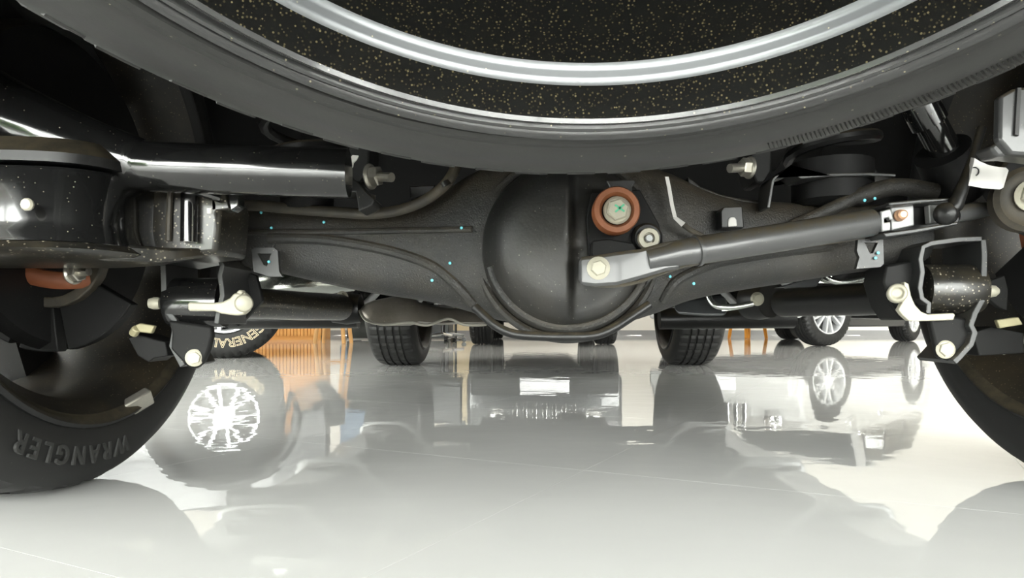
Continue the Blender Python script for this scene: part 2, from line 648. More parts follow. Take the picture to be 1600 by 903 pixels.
for s in (-1, 1):
    st_ = empty('side_step', (XC + s * .84, 2.7, .31), truck)
    obj('step_board', MB().box((XC + s * .84, 2.70, .315), (.16, 2.10, .045)), M_gloss, st_, bevel=.018)
    for yy in (1.98, 2.62, 3.60):
        obj('step_hoop', MB().tube(smooth_path([Vector((XC + s * a, yy, z)) for a, z in ((.44, .50), (.58, .42), (.70, .30), (.76, .278), (.90, .278), (.935, .30), (.935, .335))], 5), .014, 12), M_galvlit, st_, smooth=50)
    obj('rocker_panel', MB().box((XC + s * .85, 2.70, .46), (.04, 2.06, .25)), M_cark, truck, bevel=.012)
    fp_ = obj('floor_pan', MB().box((XC + s * .63, 2.75, .515), (.46, 2.1, .02)), M_greybox, truck)
    for k in range(9):
        obj('pan_bead', MB().box((XC + s * .60, 1.85 + k * .225, .501), (.36, .016, .012)), M_galvlit, fp_, smooth=0)
    for k in range(3):
        obj('pan_bead', MB().box((XC + s * (.48 + k * .12), 2.75, .501), (.014, 2.0, .012)), M_galvlit, fp_, smooth=0)
    obj('wheel_liner', MB().lathe([(.49, -.15), (.50, -.15), (.50, .15), (.49, .15)], Vector((XC + s * .70, 1.03, .44)), (1, 0, 0), 24, a0=PI + .10, a1=2 * PI - .10), M_under, truck)
b = MB()                                                     # dark inner panel above the rear axle
b.loft([[Vector((XC - .78, y, z)), Vector((XC + .78, y, z)), Vector((XC + .78, y, z + .02)), Vector((XC - .78, y, z + .02))] for y, z in
        ((.72, .84), (1.5, .80), (1.62, .62), (1.66, .50))])
obj('splash_panel', b, M_under, truck)

# --- spare wheel slung under the bed
SC = Vector((.025, .197, CAMH + .258))
SN = Vector((.017, .373, 1)).normalized()
spare = empty('spare_wheel', SC, truck)
prof = [(.252, -.058), (.2545, -.0655), (.258, -.0664), (.263, -.0650), (.266, -.0660), (.280, -.0640), (.298, -.0575), (.315, -.0480), (.327, -.0385),
        (.328, -.0362), (.343, -.0255), (.358, -.0110), (.370, .0040), (.378, .020), (.383, .040), (.386, .07), (.388, .10), (.386, .15), (.380, .19), (.35, .225), (.30, .235), (.25, .225)]
prof = [(.252 + (r_ - .252) * 1.06, e_) for r_, e_ in prof]
spt = obj('tire', MB().lathe(prof, SC, SN, 160, close=False), M_rubber_spare, spare, smooth=28, org=SC)
lug = MB()
su = SN.cross(Vector((0, 0, 1))).normalized()
sv = SN.cross(su)


def sp(r, e, t):
    r = .252 + (r - .252) * 1.06
    return SC + SN * e + (su * math.cos(t) + sv * math.sin(t)) * r


NL = 64
for k in range(NL):                                           # shoulder blocks of the tread
    t0, t1 = 2 * PI * k / NL, 2 * PI * (k + .60 + .1 * (k % 2)) / NL
    surf = [(.298, -.0575), (.315, -.0480), (.328, -.0362), (.343, -.0255), (.358, -.0110), (.370, .0040), (.378, .020)]
    k0 = (.304, .318)[k % 2]
    el = -.0545 if k % 2 == 0 else -.0455
    rows = []
    for t in (t0, (t0 + t1) / 2, t1):
        rows.append([sp(k0, el + .004, t), sp(k0 + .004, el + .0012, t), sp(.3287, -.0366, t), sp(.3440, -.0260, t), sp(.3595, -.0115, t), sp(.3725, .0037, t), sp(.3815, .020, t), sp(.370, .022, t), sp(.340, -.010, t)])
    lug.loft(rows)
obj('tread_block', lug, M_rubber_spare, spare, smooth=25, org=SC, kind='stuff')
rib = MB()
for k in range(110):                                          # fine radial ribs near the shoulder, one arc of the sidewall
    t = math.radians(18) + k * .0082
    def q(r, e, dt):
        return sp(r, e, t + dt)
    rib.loft([[q(.286, -.0610, -.0026), q(.286, -.0640, 0), q(.286, -.0610, .0026)], [q(.302, -.0530, -.0026), q(.302, -.0565, 0), q(.302, -.0530, .0026)]])
obj('sidewall_rib', rib, M_rubber_spare, spare, smooth=0, org=SC, kind='stuff')
for o in spare.children:
    if o.name.split('.')[0] in ('tire', 'tread_block', 'sidewall_rib'):
        o.rotation_euler = (0, math.radians(-1.2), 0)
prof = [(.2535, -.055), (.2530, -.0655), (.2500, -.0690), (.2475, -.0680), (.2460, -.0650), (.2440, -.0650), (.2420, -.0690), (.2395, -.0690), (.2370, -.0655),
        (.2320, -.0660), (.2285, -.0700), (.2265, -.0760), (.2235, -.0772), (.2220, -.0745)]
obj('rim_flange', MB().lathe(prof, SC, SN, 160, close=False), M_rimgloss, spare, smooth=50, org=SC)
prof = [(.2222, -.0750), (.2205, -.0715), (.2150, -.0668), (.2105, -.0625)]
obj('rim_barrel', MB().lathe(prof, SC, SN, 160, close=False), M_rimdust, spare, smooth=50, org=SC)
prof = [(.2106, -.0627), (.2092, -.0618), (.2082, -.0590), (.2076, -.0560), (.2066, -.0535), (.2050, -.0522)]
obj('rim_step', MB().lathe(prof, SC, SN, 160, close=False), M_rimarc, spare, smooth=60, org=SC)
prof = [(.2052, -.0524), (.2000, -.0500), (.17, -.046), (.10, -.040), (.075, -.052), (.03, -.055), (0, -.055)]
obj('rim_disc', MB().lathe(prof, SC, SN, 160, close=False), M_rimdust, spare, smooth=50, org=SC)
prof = [(.2535, -.055), (.245, .02), (.22, .04), (.22, .15), (.25, .22)]
obj('rim_back', MB().lathe(prof, SC, SN, 64, close=False), M_satin, spare, smooth=50, org=SC)
obj('spare_carrier', MB().tube([SC + SN * -.05, SC + SN * .36], .02, 12).box(SC + SN * .30, (.34, .10, .03)), M_satin, truck)

# --- rear wheels
def truck_wheel(name, xw, s, y, front=False):
    """xw: plane of the inner sidewall; s: +1 when the inside looks towards +x"""
    o = Vector((xw, y, ZC))
    ax = (s, 0, 0)
    wh = empty(name, (xw - s * .13, y, 0), truck)
    k = RR / .4347
    NS = 192
    tr = [(.336, -.014), (.346, -.005), (.366, 0), (.390, -.002), (.413, -.013), (.425, -.026)]
    gro = (.075, .112, .155, .192)
    tread = [(.4300, -.034), (.4325, -.050)]
    for g in gro:
        tread += [(.4347, -g + .007), (.4255, -g + .005), (.4255, -g - .005), (.4347, -g - .007)]
    tread += [(.4325, -.218), (.4300, -.234)]
    n0 = len(tr)
    n1 = n0 + len(tread)
    tr += tread + [(.425, -.244), (.413, -.257), (.39, -.268), (.366, -.270), (.346, -.264), (.336, -.255)]

    def fn(i, j, r, hh):
        if n0 <= j < n1 and (j <= n0 + 2 or j >= n1 - 3 or (j - n0) % 4 in (1, 2)):
            if i % 4 == 0 and r > .427:
                r -= .007
        return r, hh
    obj('tire', MB().lathe(tr, o, ax, NS, close=False, fn=fn), M_rubber, wh, smooth=26, org=o)
    rp = [(.347, -.012), (.346, -.001), (.341, .003), (.336, .001), (.332, -.006), (.327, -.010)]
    obj('rim_flange', MB().lathe(rp, o, ax, 96, close=False), M_satin, wh, smooth=40, org=o)
    rp = [(.327, -.010), (.318, -.020), (.304, -.035), (.300, -.10), (.303, -.20), (.318, -.245), (.336, -.262), (.345, -.262)]
    obj('rim', MB().lathe(rp, o, ax, 96, close=False), M_rimin, wh, smooth=40, org=o)
    spm = MB()
    for q in range(10):
        t = 2 * PI * q / 10 + .2
        d = Vector((0, math.cos(t), math.sin(t)))
        n = Vector((0, -math.sin(t), math.cos(t)))
        A = Vector(ax)
        spm.loft([[o + d * r + n * (a * ww) + A * (-.20 + c) for a, c in ((-1, 0), (1, 0), (1, -.05), (-1, -.05))] for r, ww in ((.05, .022), (.18, .026), (.31, .042))])
    spm.lathe([(.0, -.17), (.085, -.17), (.085, -.25), (0, -.25)], o, ax, 32)
    obj('spoke', spm, M_satin, wh, smooth=30, org=o)
    # brake disc, hub and dust shield
    rp = [(.06, -.10), (.205, -.10), (.205, -.108), (.20, -.108), (.20, -.118), (.205, -.118), (.205, -.126), (.06, -.126)]
    obj('brake_disc', MB().lathe(rp, o, ax, 64), M_rustdisc, wh, smooth=30, org=o)
    sh = MB().lathe([(.09, -.055), (.225, -.055), (.235, -.072), (.232, -.072), (.222, -.060), (.09, -.060)], o, ax, 64, a0=.5, a1=2 * PI - .6)
    obj('dust_shield', sh, M_satin, wh, smooth=30, org=o)
    return wh, o


wl, ol = truck_wheel('rear_wheel', -.6306, 1, AY + .02)
wr, orr = truck_wheel('rear_wheel', .7558, -1, AY + .02)
for s in (-1, 1):
    truck_wheel('front_wheel', XC + s * .69, -s, 4.07)
# lettering low on the inner sidewall of the left rear tyre
def bend(o, s, th0, r0, base):
    def mp(u, v, wz):
        th = th0 + u / r0
        r = r0 + v
        return Vector((o.x + s * (base + wz), o.y + s * math.sin(th) * r, o.z + math.cos(th) * r))
    return mp


obj('sidewall_lettering', text_mesh('WRANGLER', .036, .0018, bend(ol, 1, math.radians(171.5), .382, -.0005), bold=.0006, space=1.42), M_letter, wl, smooth=0, label='raised black block lettering')
obj('wheel_weight', MB().box((0, 0, 0), (.05, .016, .028), None), M_steel, wl, bevel=.003, label='silver clip-on wheel weight')
ww = [o for o in wl.children if o.name.startswith('wheel_weight')][0]
q = P(213, 630, 1.125)
ww.location = q - WORLDLOC[wl]
ww.rotation_euler = (0, 0, 0)
ww.rotation_euler = (math.radians(24), math.radians(-28), math.radians(55))
# knuckle ring, slots and calliper seen inside the left wheel
def dial(cx_, cy_, r0, r1, y, a0, a1, t):
    n = 10
    pts = [(cx_ + r1 * math.cos(math.radians(a0 + (a1 - a0) * i / n)), cy_ + r1 * math.sin(math.radians(a0 + (a1 - a0) * i / n))) for i in range(n + 1)]
    pts += [(cx_ + r0 * math.cos(math.radians(a1 - (a1 - a0) * i / n)), cy_ + r0 * math.sin(math.radians(a1 - (a1 - a0) * i / n))) for i in range(n + 1)]
    return pts
for a0, a1 in ((30, 78), (84, 108), (114, 150)):
    plate('brake_shield_segment', dial(75, 400, 75, 150, 1.0, a0, a1, 0), 1.0, .02, M_flat, wl, bevel=.002)
plate('brake_shield_ring', dial(75, 395, 70, 86, 1.0, 10, 165, 0), .985, .02, M_hose, wl, bevel=.002)
obj('brake_backing_ring', MB().tube(smooth_path([P(-20, 370, .95), P(12, 402, .95), P(30, 420, .955), P(55, 432, .96), P(95, 438, .97), P(140, 436, .99)]), .009, 10, flat=1.4), M_rustdisc, wl, label='rusty orange backing ring')
nb = MB().hexbolt(P(114, 427, .93), (.93, -.25, .05), .012, head=.7, flange=1.25)
nb.tube([P(116, 427, .93), P(139, 424, .925)], .0055, 14)
obj('stud_nut', nb, M_steel, wl, label='bright steel nut and stud')
obj('cooling_rib', MB().tube([P(40, 418, .96), P(44, 448, .96), P(46, 470, .965)], .004, 10), M_steel, wl)

# --- rear axle
axle = empty('rear_axle', (.048, AY, .36), truck)
HS = [(300, 318, 408), (350, 314, 411), (400, 313, 420), (450, 318, 430), (500, 322, 442), (560, 328, 455), (620, 326, 464), (670, 312, 471), (710, 288, 480), (745, 262, 492),
      (800, 250, 508), (887, 246, 514), (975, 250, 508), (1030, 262, 490), (1065, 278, 474), (1100, 296, 464), (1150, 308, 455), (1200, 312, 447), (1260, 316, 438), (1330, 318, 426), (1400, 316, 418), (1470, 314, 414)]
YA = 1.0


def sect(px, top, bot, n=28):
    zt, zb = P(px, top, YA).z, P(px, bot, YA).z
    hz = (zt - zb) / 2
    zc = (zt + zb) / 2
    hy = min(.075, hz * .80)
    x = P(px, 0, YA).x
    out = []
    for k in range(n):
        t = 2 * PI * k / n
        c, s_ = math.cos(t), math.sin(t)
        e = .72
        out.append(Vector((x, AY + hy * math.copysign(abs(c) ** e, c), zc + hz * math.copysign(abs(s_) ** e, s_))))
    return out


obj('axle_housing', MB().loft([sect(*q) for q in HS]), M_cast, axle, smooth=60, sub=1)


def face_y(px, py):
    """front face of the housing at a measured point"""
    for a, b_ in zip(HS, HS[1:]):
        if a[0] <= px <= b_[0]:
            t = (px - a[0]) / (b_[0] - a[0])
            top, bot = a[1] + t * (b_[1] - a[1]), a[2] + t * (b_[2] - a[2])
            break
    hz = (bot - top) / 2 * YA / F
    zc = CAMH + (VY - (top + bot) / 2) * YA / F
    hy = min(.075, hz * .8)
    y = AY - hy
    for _ in range(4):
        z = CAMH + (VY - py) * y / F
        k = min(.999, abs(z - zc) / hz) ** (1 / .72)
        y = AY - hy * math.cos(math.asin(min(1, k))) ** .72
    return y


def on_face(px, py, out=0.0):
    return P(px, py, face_y(px, py) - out)


obj('weld_seam', MB().tube([on_face(x, yy) for x, yy in ((345, 362), (400, 363), (470, 363), (560, 362), (640, 360), (700, 359), (738, 358))], .0045, 8), M_cast, axle)
obj('housing_rib', MB().tube(smooth_path([on_face(x, yy) for x, yy in ((420, 372), (500, 374), (570, 384), (630, 398), (680, 418), (715, 448), (738, 474))], 4), .0075, 10), M_cast, axle)
obj('housing_rib', MB().tube(smooth_path([on_face(x, yy) for x, yy in ((1036, 470), (1052, 444), (1075, 428), (1120, 410), (1200, 396), (1300, 384))], 4), .0075, 10), M_cast, axle)
# cover flange and domed cover
CC = P(887, 388, .955)
ringm = MB()
RZX = .128
def ell(r, y, n=120, dz=1.0):
    return [Vector((CC.x + r * math.cos(2 * PI * k / n), y, CC.z + r * dz * math.sin(2 * PI * k / n))) for k in range(n)]
ringm.loft([ell(.129, 1.0), ell(.129, .958), ell(.1265, .952), ell(.122, .950), ell(.118, .953), ell(.116, .962), ell(.116, .99)], cap=False)
obj('cover_flange', ringm, M_cast, axle, smooth=40)
cov = MB()
prof = [(.1175, .985), (.1165, .950), (.112, .935), (.106, .924), (.100, .914), (.094, .905), (.086, .898), (.078, .893), (.070, .890), (.060, .888), (.050, .8865), (.040, .8855), (.030, .885), (.020, .8845), (.010, .884), (.003, .884)]
cov.loft([ell(a, b_) for a, b_ in prof])
for v in cov.v:                                             # the right half of the cover steps back behind a vertical crease
    k = min(1, max(0, (v.x - CC.x + .004) / .012))
    rim_ = min(1, max(0, (.112 - math.hypot(v.x - CC.x, v.z - CC.z)) / .03))
    v.y += .020 * k * k * (3 - 2 * k) * rim_
obj('differential_cover', cov, M_cover, axle, smooth=60)
obj('cover_rib', MB().tube([Vector((CC.x + .1075 * math.cos(math.radians(a)), .925, CC.z + .1075 * math.sin(math.radians(a)))) for a in range(195, 346, 6)], .005, 8), M_cast, axle)
obj('skid_bar', MB().tube(smooth_path([P(742, 480, .93), P(757, 494, .925), P(776, 510, .92), P(800, 521, .918), P(835, 525, .918), P(890, 526, .918), P(930, 524, .918), P(958, 513, .92), P(985, 496, .925), P(1015, 476, .93)], 5), .0062, 12), M_satin, axle, label='black guard bar under the cover')
# triangular eye tabs
def eye_tab(pts, tri, y):
    mb = MB()
    n, m = len(pts), len(tri)
    bmx = bmesh.new()
    fa = [bmx.verts.new(P(a, b_, y)) for a, b_ in pts]
    fb = [bmx.verts.new(P(a, b_, y)) for a, b_ in tri]
    e = [bmx.edges.new((fa[i], fa[(i + 1) % n])) for i in range(n)] + [bmx.edges.new((fb[i], fb[(i + 1) % m])) for i in range(m)]
    r = bmesh.ops.triangle_fill(bmx, use_beauty=True, edges=e, normal=(0, -1, 0))
    ex = bmesh.ops.extrude_face_region(bmx, geom=bmx.faces[:])
    for v in ex['geom']:
        if isinstance(v, bmesh.types.BMVert):
            v.co.y += .008
    bmx.verts.index_update()
    mb.v = [v.co.copy() for v in bmx.verts]
    mb.f = [tuple(v.index for v in f.verts) for f in bmx.faces]
    bmx.free()
    return mb
obj('eye_tab', eye_tab([(393, 390), (399, 387), (428, 387), (434, 392), (436, 424), (441, 432), (420, 432), (396, 424)], [(402, 396), (424, 396), (417, 416), (412, 414)], .945), M_edge, axle)
obj('eye_tab', eye_tab([(1341, 374), (1380, 374), (1381, 412), (1376, 417), (1338, 420), (1343, 402), (1339, 392)], [(1351, 379), (1372, 379), (1364, 396), (1359, 396)], .925), M_edge, axle)
# small cyan dots on the housing and tabs
dots = MB()
for px, py in ((408, 332), (424, 356), (506, 347), (721, 356), (703, 411), (675, 438), (420, 410), (1047, 432), (1084, 443), (1192, 317), (1154, 339)):
    p = on_face(px, py, .004) if not 730 < px < 1046 else P(px, py, .9)
    if px == 420:
        p = P(420, 409, .943)
    dots.lathe([(.0022, 0), (.0018, .001), (0, .0014)], p + Vector((0, 0, 0)), (0, -1, 0), 8)
for px, py, y in ((1351, 313, .93), (1367, 310, .93), (1372, 395, .922), (1368, 403, .922)):
    dots.lathe([(.0022, 0), (.0018, .001), (0, .0014)], P(px, py, y), (0, -1, 0), 8)
obj('cyan_dot', dots, M_cyan, axle, kind='stuff', label='small cyan dots')
# fasteners on the cover
bu = P(962, 330, .872)
obj('bushing_ring', MB().lathe([(.0175, -.012), (.0290, -.012), (.0290, .010), (.0275, .013), (.0215, .013), (.0175, .004)], bu, (0, -1, 0), 48, close=False), M_rust, axle, smooth=40, label='orange-brown rubber bushing ring')
obj('bushing_core', MB().lathe([(.0195, -.012), (.0195, .003), (.017, .006), (0, .006)], bu, (0, -1, 0), 40), M_satin, axle)
bo = MB().hexbolt(bu + Vector((.001, -.006, 0)), (0, -1, 0), .0138, head=.45, flange=1.25)
obj('mount_bolt', bo, M_zinc, axle, smooth=25, label='large cream hex bolt with a green paint cross')
xm = MB()
for a in (50, -55):
    xm.box(bu + Vector((.003, -.0172, .001)), (.0022, .0008, .014), Matrix.Rotation(math.radians(a), 3, 'Y'))
obj('paint_cross', xm, M_green, axle, smooth=0, label='green paint cross')
fp = P(1013, 373, .878)
obj('fill_plug', MB().lathe([(.0135, -.008), (.0135, .004), (.0125, .006), (.0072, .006), (.0072, .001), (0, .001)], fp, (0, -1, 0), 32), M_zinc, axle, smooth=30, label='round cream filler plug')
obj('fill_plug_core', MB().lathe([(.0050, 0), (.0050, .007), (.004, .009), (0, .009)], fp, (0, -1, 0), 16), M_galvlit, axle, smooth=30)
obj('plug_boss', MB().lathe([(.019, -.03), (.019, -.004), (.016, 0), (0, 0)], fp + Vector((0, .004, .002)), (0, -1, 0), 32), M_satin, axle, smooth=30)
plate('bushing_bracket', [(947, 282), (990, 280), (994, 284), (988, 292), (988, 300), (950, 304), (952, 292)], .868, .03, M_edge, axle)
plate('lower_bracket', [(926, 376), (952, 373), (990, 380), (1000, 400), (960, 405), (925, 400)], .862, .03, M_flat, axle)
plate('mount_plate', [(925, 300), (1000, 296), (1030, 350), (1040, 400), (1000, 420), (920, 400), (916, 340)], .893, .012, M_flat, axle)
tagm = MB()
tp = [P(1042, 276, .93), P(1046, 296, .93), P(1050, 320, .928), P(1055, 340, .925)]
for a, b_ in zip(tp, tp[1:]):
    tagm.prism([a + Vector((-.0025, 0, 0)), a + Vector((.0025, 0, 0)), b_ + Vector((.0025, 0, 0)), b_ + Vector((-.0025, 0, 0))], (0, .0012, 0))
tagm.prism([P(1052, 341, .925), P(1058, 339, .925), P(1071, 348, .92), P(1065, 354, .92)], (0, .0012, 0))
obj('wire_tag', tagm, M_white, axle, smooth=0, label='thin white wire tag')
obj('breather_wire', MB().tube(smooth_path([P(1066, 350, .925), P(1080, 360, .925), P(1098, 369, .93)]), .0035, 8), M_hose, axle)
# cast arm on the upper right and pads
obj('upper_arm', MB().tube(smooth_path([P(1238, 352, .96), P(1290, 330, .955), P(1345, 306, .95), P(1400, 292, .95), P(1460, 300, .96)]), [.008] * 8 + [.009] * 8 + [.012] * 17, 12), M_cast, axle)
plate('sensor_block', [(1126, 330), (1131, 323), (1160, 322), (1163, 356), (1127, 356)], .935, .05, M_satin, axle)
plate('sensor_window', [(1138, 354), (1138, 343), (1142, 339), (1148, 339), (1151, 343), (1152, 353)], .932, .004, M_white, axle)
plate('upper_gusset', [(1075, 276), (1095, 292), (1130, 305), (1165, 312), (1195, 316), (1195, 330), (1080, 330)], .985, .05, M_cast, axle)

# --- brown hose over the left half of the axle
obj('breather_hose', MB().tube(smooth_path([P(360, 322, .97), P(400, 321, .96), P(455, 326, .955), P(520, 331, .95), P(575, 334, .948), P(620, 329, .946), P(660, 315, .944), P(690, 294, .944), P(706, 274, .95), P(716, 250, .97)], 6), .0075, 12), M_hose, truck)
obj('hose_clip', MB().tube([P(694, 285, .944), P(698, 292, .944)], .0086, 12), M_satin, truck)

# --- track bar
bar = empty('track_bar', P(1100, 385, .87), truck)
BP = [P(925, 421, .845), P(975, 416, .845), P(1010, 407, .848), P(1060, 396, .853), P(1100, 390, .86), P(1250, 366, .890), P(1362, 348, .912)]
obj('bar_tube', MB().tube(BP[2:], [.0135, .0165, .0175, .0178, .0178], 24), M_barpaint, bar, smooth=50)
pl = MB().loft([[P(x, a, yy), P(x, b_, yy), P(x, b_ + c, yy + .026), P(x, a + c, yy + .026)] for x, a, b_, yy, c in
                ((904, 407, 437, .843, 0), (910, 401, 446, .841, 0), (930, 399, 448, .840, 0), (962, 394, 446, .840, 0), (1000, 389, 436, .840, 0), (1040, 378, 424, .842, 0), (1064, 374, 420, .846, 0))])
obj('bar_eye_plate', pl, M_barpaint, bar, bevel=.004, smooth=50)
obj('bar_collar', MB().tube([P(1086, 392, .857), P(1091, 391, .858)], .0195, 24), M_barpaint, bar, smooth=50)
obj('eye_bolt', MB().hexbolt(P(935, 419, .840), (0, -1, 0), .0096, head=.45, flange=1.45), M_zinc, bar, smooth=25, label='cream flanged bolt')
obj('lower_lip', MB().tube(smooth_path([P(925, 446, .845), P(960, 447, .846), P(1000, 440, .848), P(1040, 425, .85), P(1084, 413, .853), P(1200, 394, .88), P(1350, 371, .915)]), .0022, 6), M_hose, bar)

# --- bracket at the right end of the track bar
tb_ = empty('track_bar_bracket', P(1440, 340, .93), truck)
plate('channel_base', [(1378, 322), (1495, 313), (1500, 344), (1495, 352), (1380, 364)], .925, .02, M_satin, tb_)
plate('lit_face', [(1392, 321), (1424, 318), (1428, 320), (1429, 352), (1393, 360)], .908, .012, M_galvlit, tb_, label='bracket face with its lit white put into the colour')  # pale plates stand for the two lit zones of the channel
plate('lit_face', [(1451, 320), (1496, 317), (1497, 344), (1453, 349)], .908, .012, M_galvlit, tb_, label='bracket face with its lit white put into the colour')
plate('top_flange', [(1388, 316), (1440, 311), (1488, 309), (1488, 314), (1444, 317), (1390, 322)], .885, .05, M_edge, tb_)
plate('bottom_flange', [(1380, 364), (1430, 357), (1497, 346), (1498, 351), (1432, 364), (1384, 371)], .885, .05, M_edge, tb_)
plate('claw_plate', [(1376, 330), (1392, 326), (1396, 342), (1391, 344), (1389, 339), (1382, 341), (1382, 348), (1392, 346), (1392, 360), (1378, 362)], .900, .01, M_galvlit, tb_)
obj('rivet', MB().lathe([(.0075, 0), (.0075, .004), (.006, .006), (.006, .012), (.004, .014), (0, .014)], P(1405, 337, .906), (-.1, -1, 0), 20), M_copper, tb_, smooth=30, label='copper coloured rivet')
obj('end_rod', MB().tube([P(1490, 336, .94), P(1520, 330, .95), P(1548, 326, .96), P(1562, 324, .965)], [.011, .012, .009, .008], 16), M_barpaint, tb_, smooth=50)

# --- link with ball joint and white label
lk = empty('sway_link', P(1500, 290, .89), truck)
obj('link_rod', MB().tube([P(1487, 328, .88), P(1492, 322, .88), P(1507, 285, .885), P(1519, 250, .89), P(1534, 200, .90)], [.008, .0095, .0072, .0055, .0055], 14), M_satin, lk, smooth=50)
obj('ball_joint', MB().lathe([(0, -.012), (.010, -.010), (.0145, 0), (.013, .008), (.009, .012), (0, .013)], P(1478, 334, .885), (-.5, -1, -.1), 24), M_satin, lk, smooth=50)
lab = MB()
L0 = [((1517, 246), (1507, 288)), ((1523, 247), (1513, 290)), ((1531, 252), (1520, 291)), ((1545, 258), (1535, 294)), ((1560, 261), (1550, 295)), ((1572, 262), (1562, 296)), ((1576, 266), (1568, 293))]
Ly = [.884, .877, .876, .880, .884, .887, .889]
lab.loft([[P(*a, y), P(*b_, y), P(*b_, y + .0012), P(*a, y + .0012)] for (a, b_), y in zip(L0, Ly)])
obj('label_flag', lab, M_white, lk, smooth=50, label='white wrap-around paper label')
obj('label_letter', MB().tube([P(1523 + 6.5 * math.sin(math.radians(a)), 268 - 6.5 * math.cos(math.radians(a)), .8752) for a in range(-20, 165, 12)], .0007, 6), M_ink, lk)

# --- shock absorber, strap bracket and bushes at the right
obj('shock_absorber', MB().tube([P(1452, 190, .95), P(1482, 245, .965)], .020, 24).tube([P(1430, 150, .94), P(1452, 192, .95)], .024, 24), M_gloss, truck, smooth=50)
obj('shock_boot', MB().tube([P(1472, 236, .96), P(1500, 300, .99)], .036, 24), M_under, truck, smooth=50)
plate('strap_bracket', [(1563, 150), (1585, 138), (1640, 130), (1640, 245), (1580, 240), (1562, 218)], .72, .012, M_barpaint, truck, bevel=.003)
plate('strap_slot', [(1590, 137), (1596, 137), (1592, 212), (1586, 210)], .717, .004, M_ink, truck, bevel=.0)
plate('cup_bracket', [(1547, 230), (1556, 222), (1566, 232), (1600, 236), (1640, 236), (1640, 250), (1580, 243), (1558, 244)], .80, .03, M_barpaint, truck, bevel=.003)
plate('bush_arm', [(1548, 290), (1580, 240), (1660, 240), (1660, 380), (1600, 356), (1575, 330)], .93, .03, M_satin, truck, bevel=.004)
obj('arm_bush', MB().lathe([(.012, -.02), (.040, -.02), (.042, .006), (.036, .012), (.028, .006), (.014, .006), (.012, .012)], P(1606, 312, .90), (-.25, -1, 0), 40, close=False), M_hose, truck, smooth=40)
obj('bush_bolt', MB().hexbolt(P(1612, 306, .89), (-.25, -1, 0), .015, head=.5), M_zinc, truck, smooth=25)

# --- glossy black rail, round canister and clamp at the upper left
rail = smooth_path([P(-120, 105, .78), P(-40, 158, .78), P(60, 206, .78), P(140, 236, .785), P(210, 255, .79), P(250, 261, .79), P(380, 266, .80), P(480, 269, .81), P(545, 271, .815)], 5)
nr = len(rail)
rr_ = [.052 - .024 * min(1, i / 22) for i in range(nr)]
obj('cross_rail', MB().tube(rail, rr_, 28, flat=1.0), M_gloss, truck, smooth=60)
cc = Vector((P(8, 0, .80).x, .80, 0))
def crown(z, kx, ky):
    return [Vector((cc.x + kx * math.copysign(abs(math.cos(2 * PI * k / 72)) ** .55, math.cos(2 * PI * k / 72)), cc.y + ky * math.copysign(abs(math.sin(2 * PI * k / 72)) ** .55, math.sin(2 * PI * k / 72)), z)) for k in range(72)]
zT, zB = P(0, 254, .71).z, P(0, 372, .71).z
can = empty('canister', (cc.x, cc.y, (zT + zB) / 2), truck)
obj('canister_shell', MB().loft([crown(zT - .002, .150, .090), crown(zT - .006, .152, .092), crown(zB + .020, .150, .090), crown(zB + .008, .153, .094), crown(zB - .002, .156, .096)], cap=True), M_gloss, can, smooth=40)
obj('canister_lid', MB().loft([crown(zT + .002, .155, .096), crown(zT + .012, .156, .096), crown(zT + .03, .14, .08)]), M_satin, can, smooth=40)
obj('canister_base', MB().loft([crown(zB - .003, .158, .098), crown(zB - .010, .166, .104), crown(zB - .014, .160, .096), crown(zB - .018, .13, .07)]), M_dusty, can, smooth=40)
obj('clip', MB().lathe([(.0060, 0), (.0066, .003), (.005, .005), (0, .005)], P(45, 320, .702), (0, -1, 0), 10), M_zinc, can, label='cream plastic clip')
# dusty shelf that runs from the canister base to the axle
sh = MB().loft([[P(x, a, y0), P(x, a + hh, y0), P(x, b_ + hh, y1), P(x, b_, y1)] for x, a, b_, y0, y1, hh in
                ((-60, 362, 372, .74, .95, 22), (60, 368, 378, .74, .95, 26), (170, 380, 382, .76, .95, 28), (265, 388, 385, .80, .96, 21), (320, 388, 384, .84, .97, 14), (352, 385, 384, .88, .98, 10))])
obj('spring_shelf', sh, M_dusty, truck, smooth=50, bevel=.003)
cl = empty('rail_clamp', P(270, 330, .82), truck)
plate('clamp_body', [(205, 280), (215, 275), (262, 285), (300, 292), (338, 300), (345, 320), (338, 396), (275, 402), (205, 392)], .835, .09, M_dusty, cl, bevel=.006)
obj('clamp_ridge', MB().tube([P(266, 300, .832), P(264, 340, .832), P(263, 376, .832)], .0035, 8), M_hose, cl)
obj('clamp_post', MB().tube([P(296, 296, .828), P(295, 378, .828)], .0095, 20), M_gloss, cl, smooth=50)
obj('clamp_cap', MB().tube([P(240, 280, .82), P(262, 288, .82), P(300, 296, .82), P(345, 310, .83)], .0055, 10), M_gloss, cl)
plate('clamp_lug', [(352, 276), (366, 280), (372, 300), (372, 322), (360, 330), (355, 300)], .83, .02, M_gloss, cl)
plate('clamp_tongue', [(330, 296), (352, 300), (358, 326), (330, 330)], .835, .03, M_dusty, cl)
obj('white_pin', MB().tube([P(328, 326, .826), P(328, 334, .826)], .0032, 10).tube([P(255, 265, .80), P(255, 278, .80)], .0013, 8), M_white, cl, label='small white clip pins')
obj('seam_bead', MB().tube(smooth_path([P(205, 276, .82), P(225, 268, .81), P(243, 272, .81), P(258, 288, .82)]), .0032, 8), M_hose, cl)

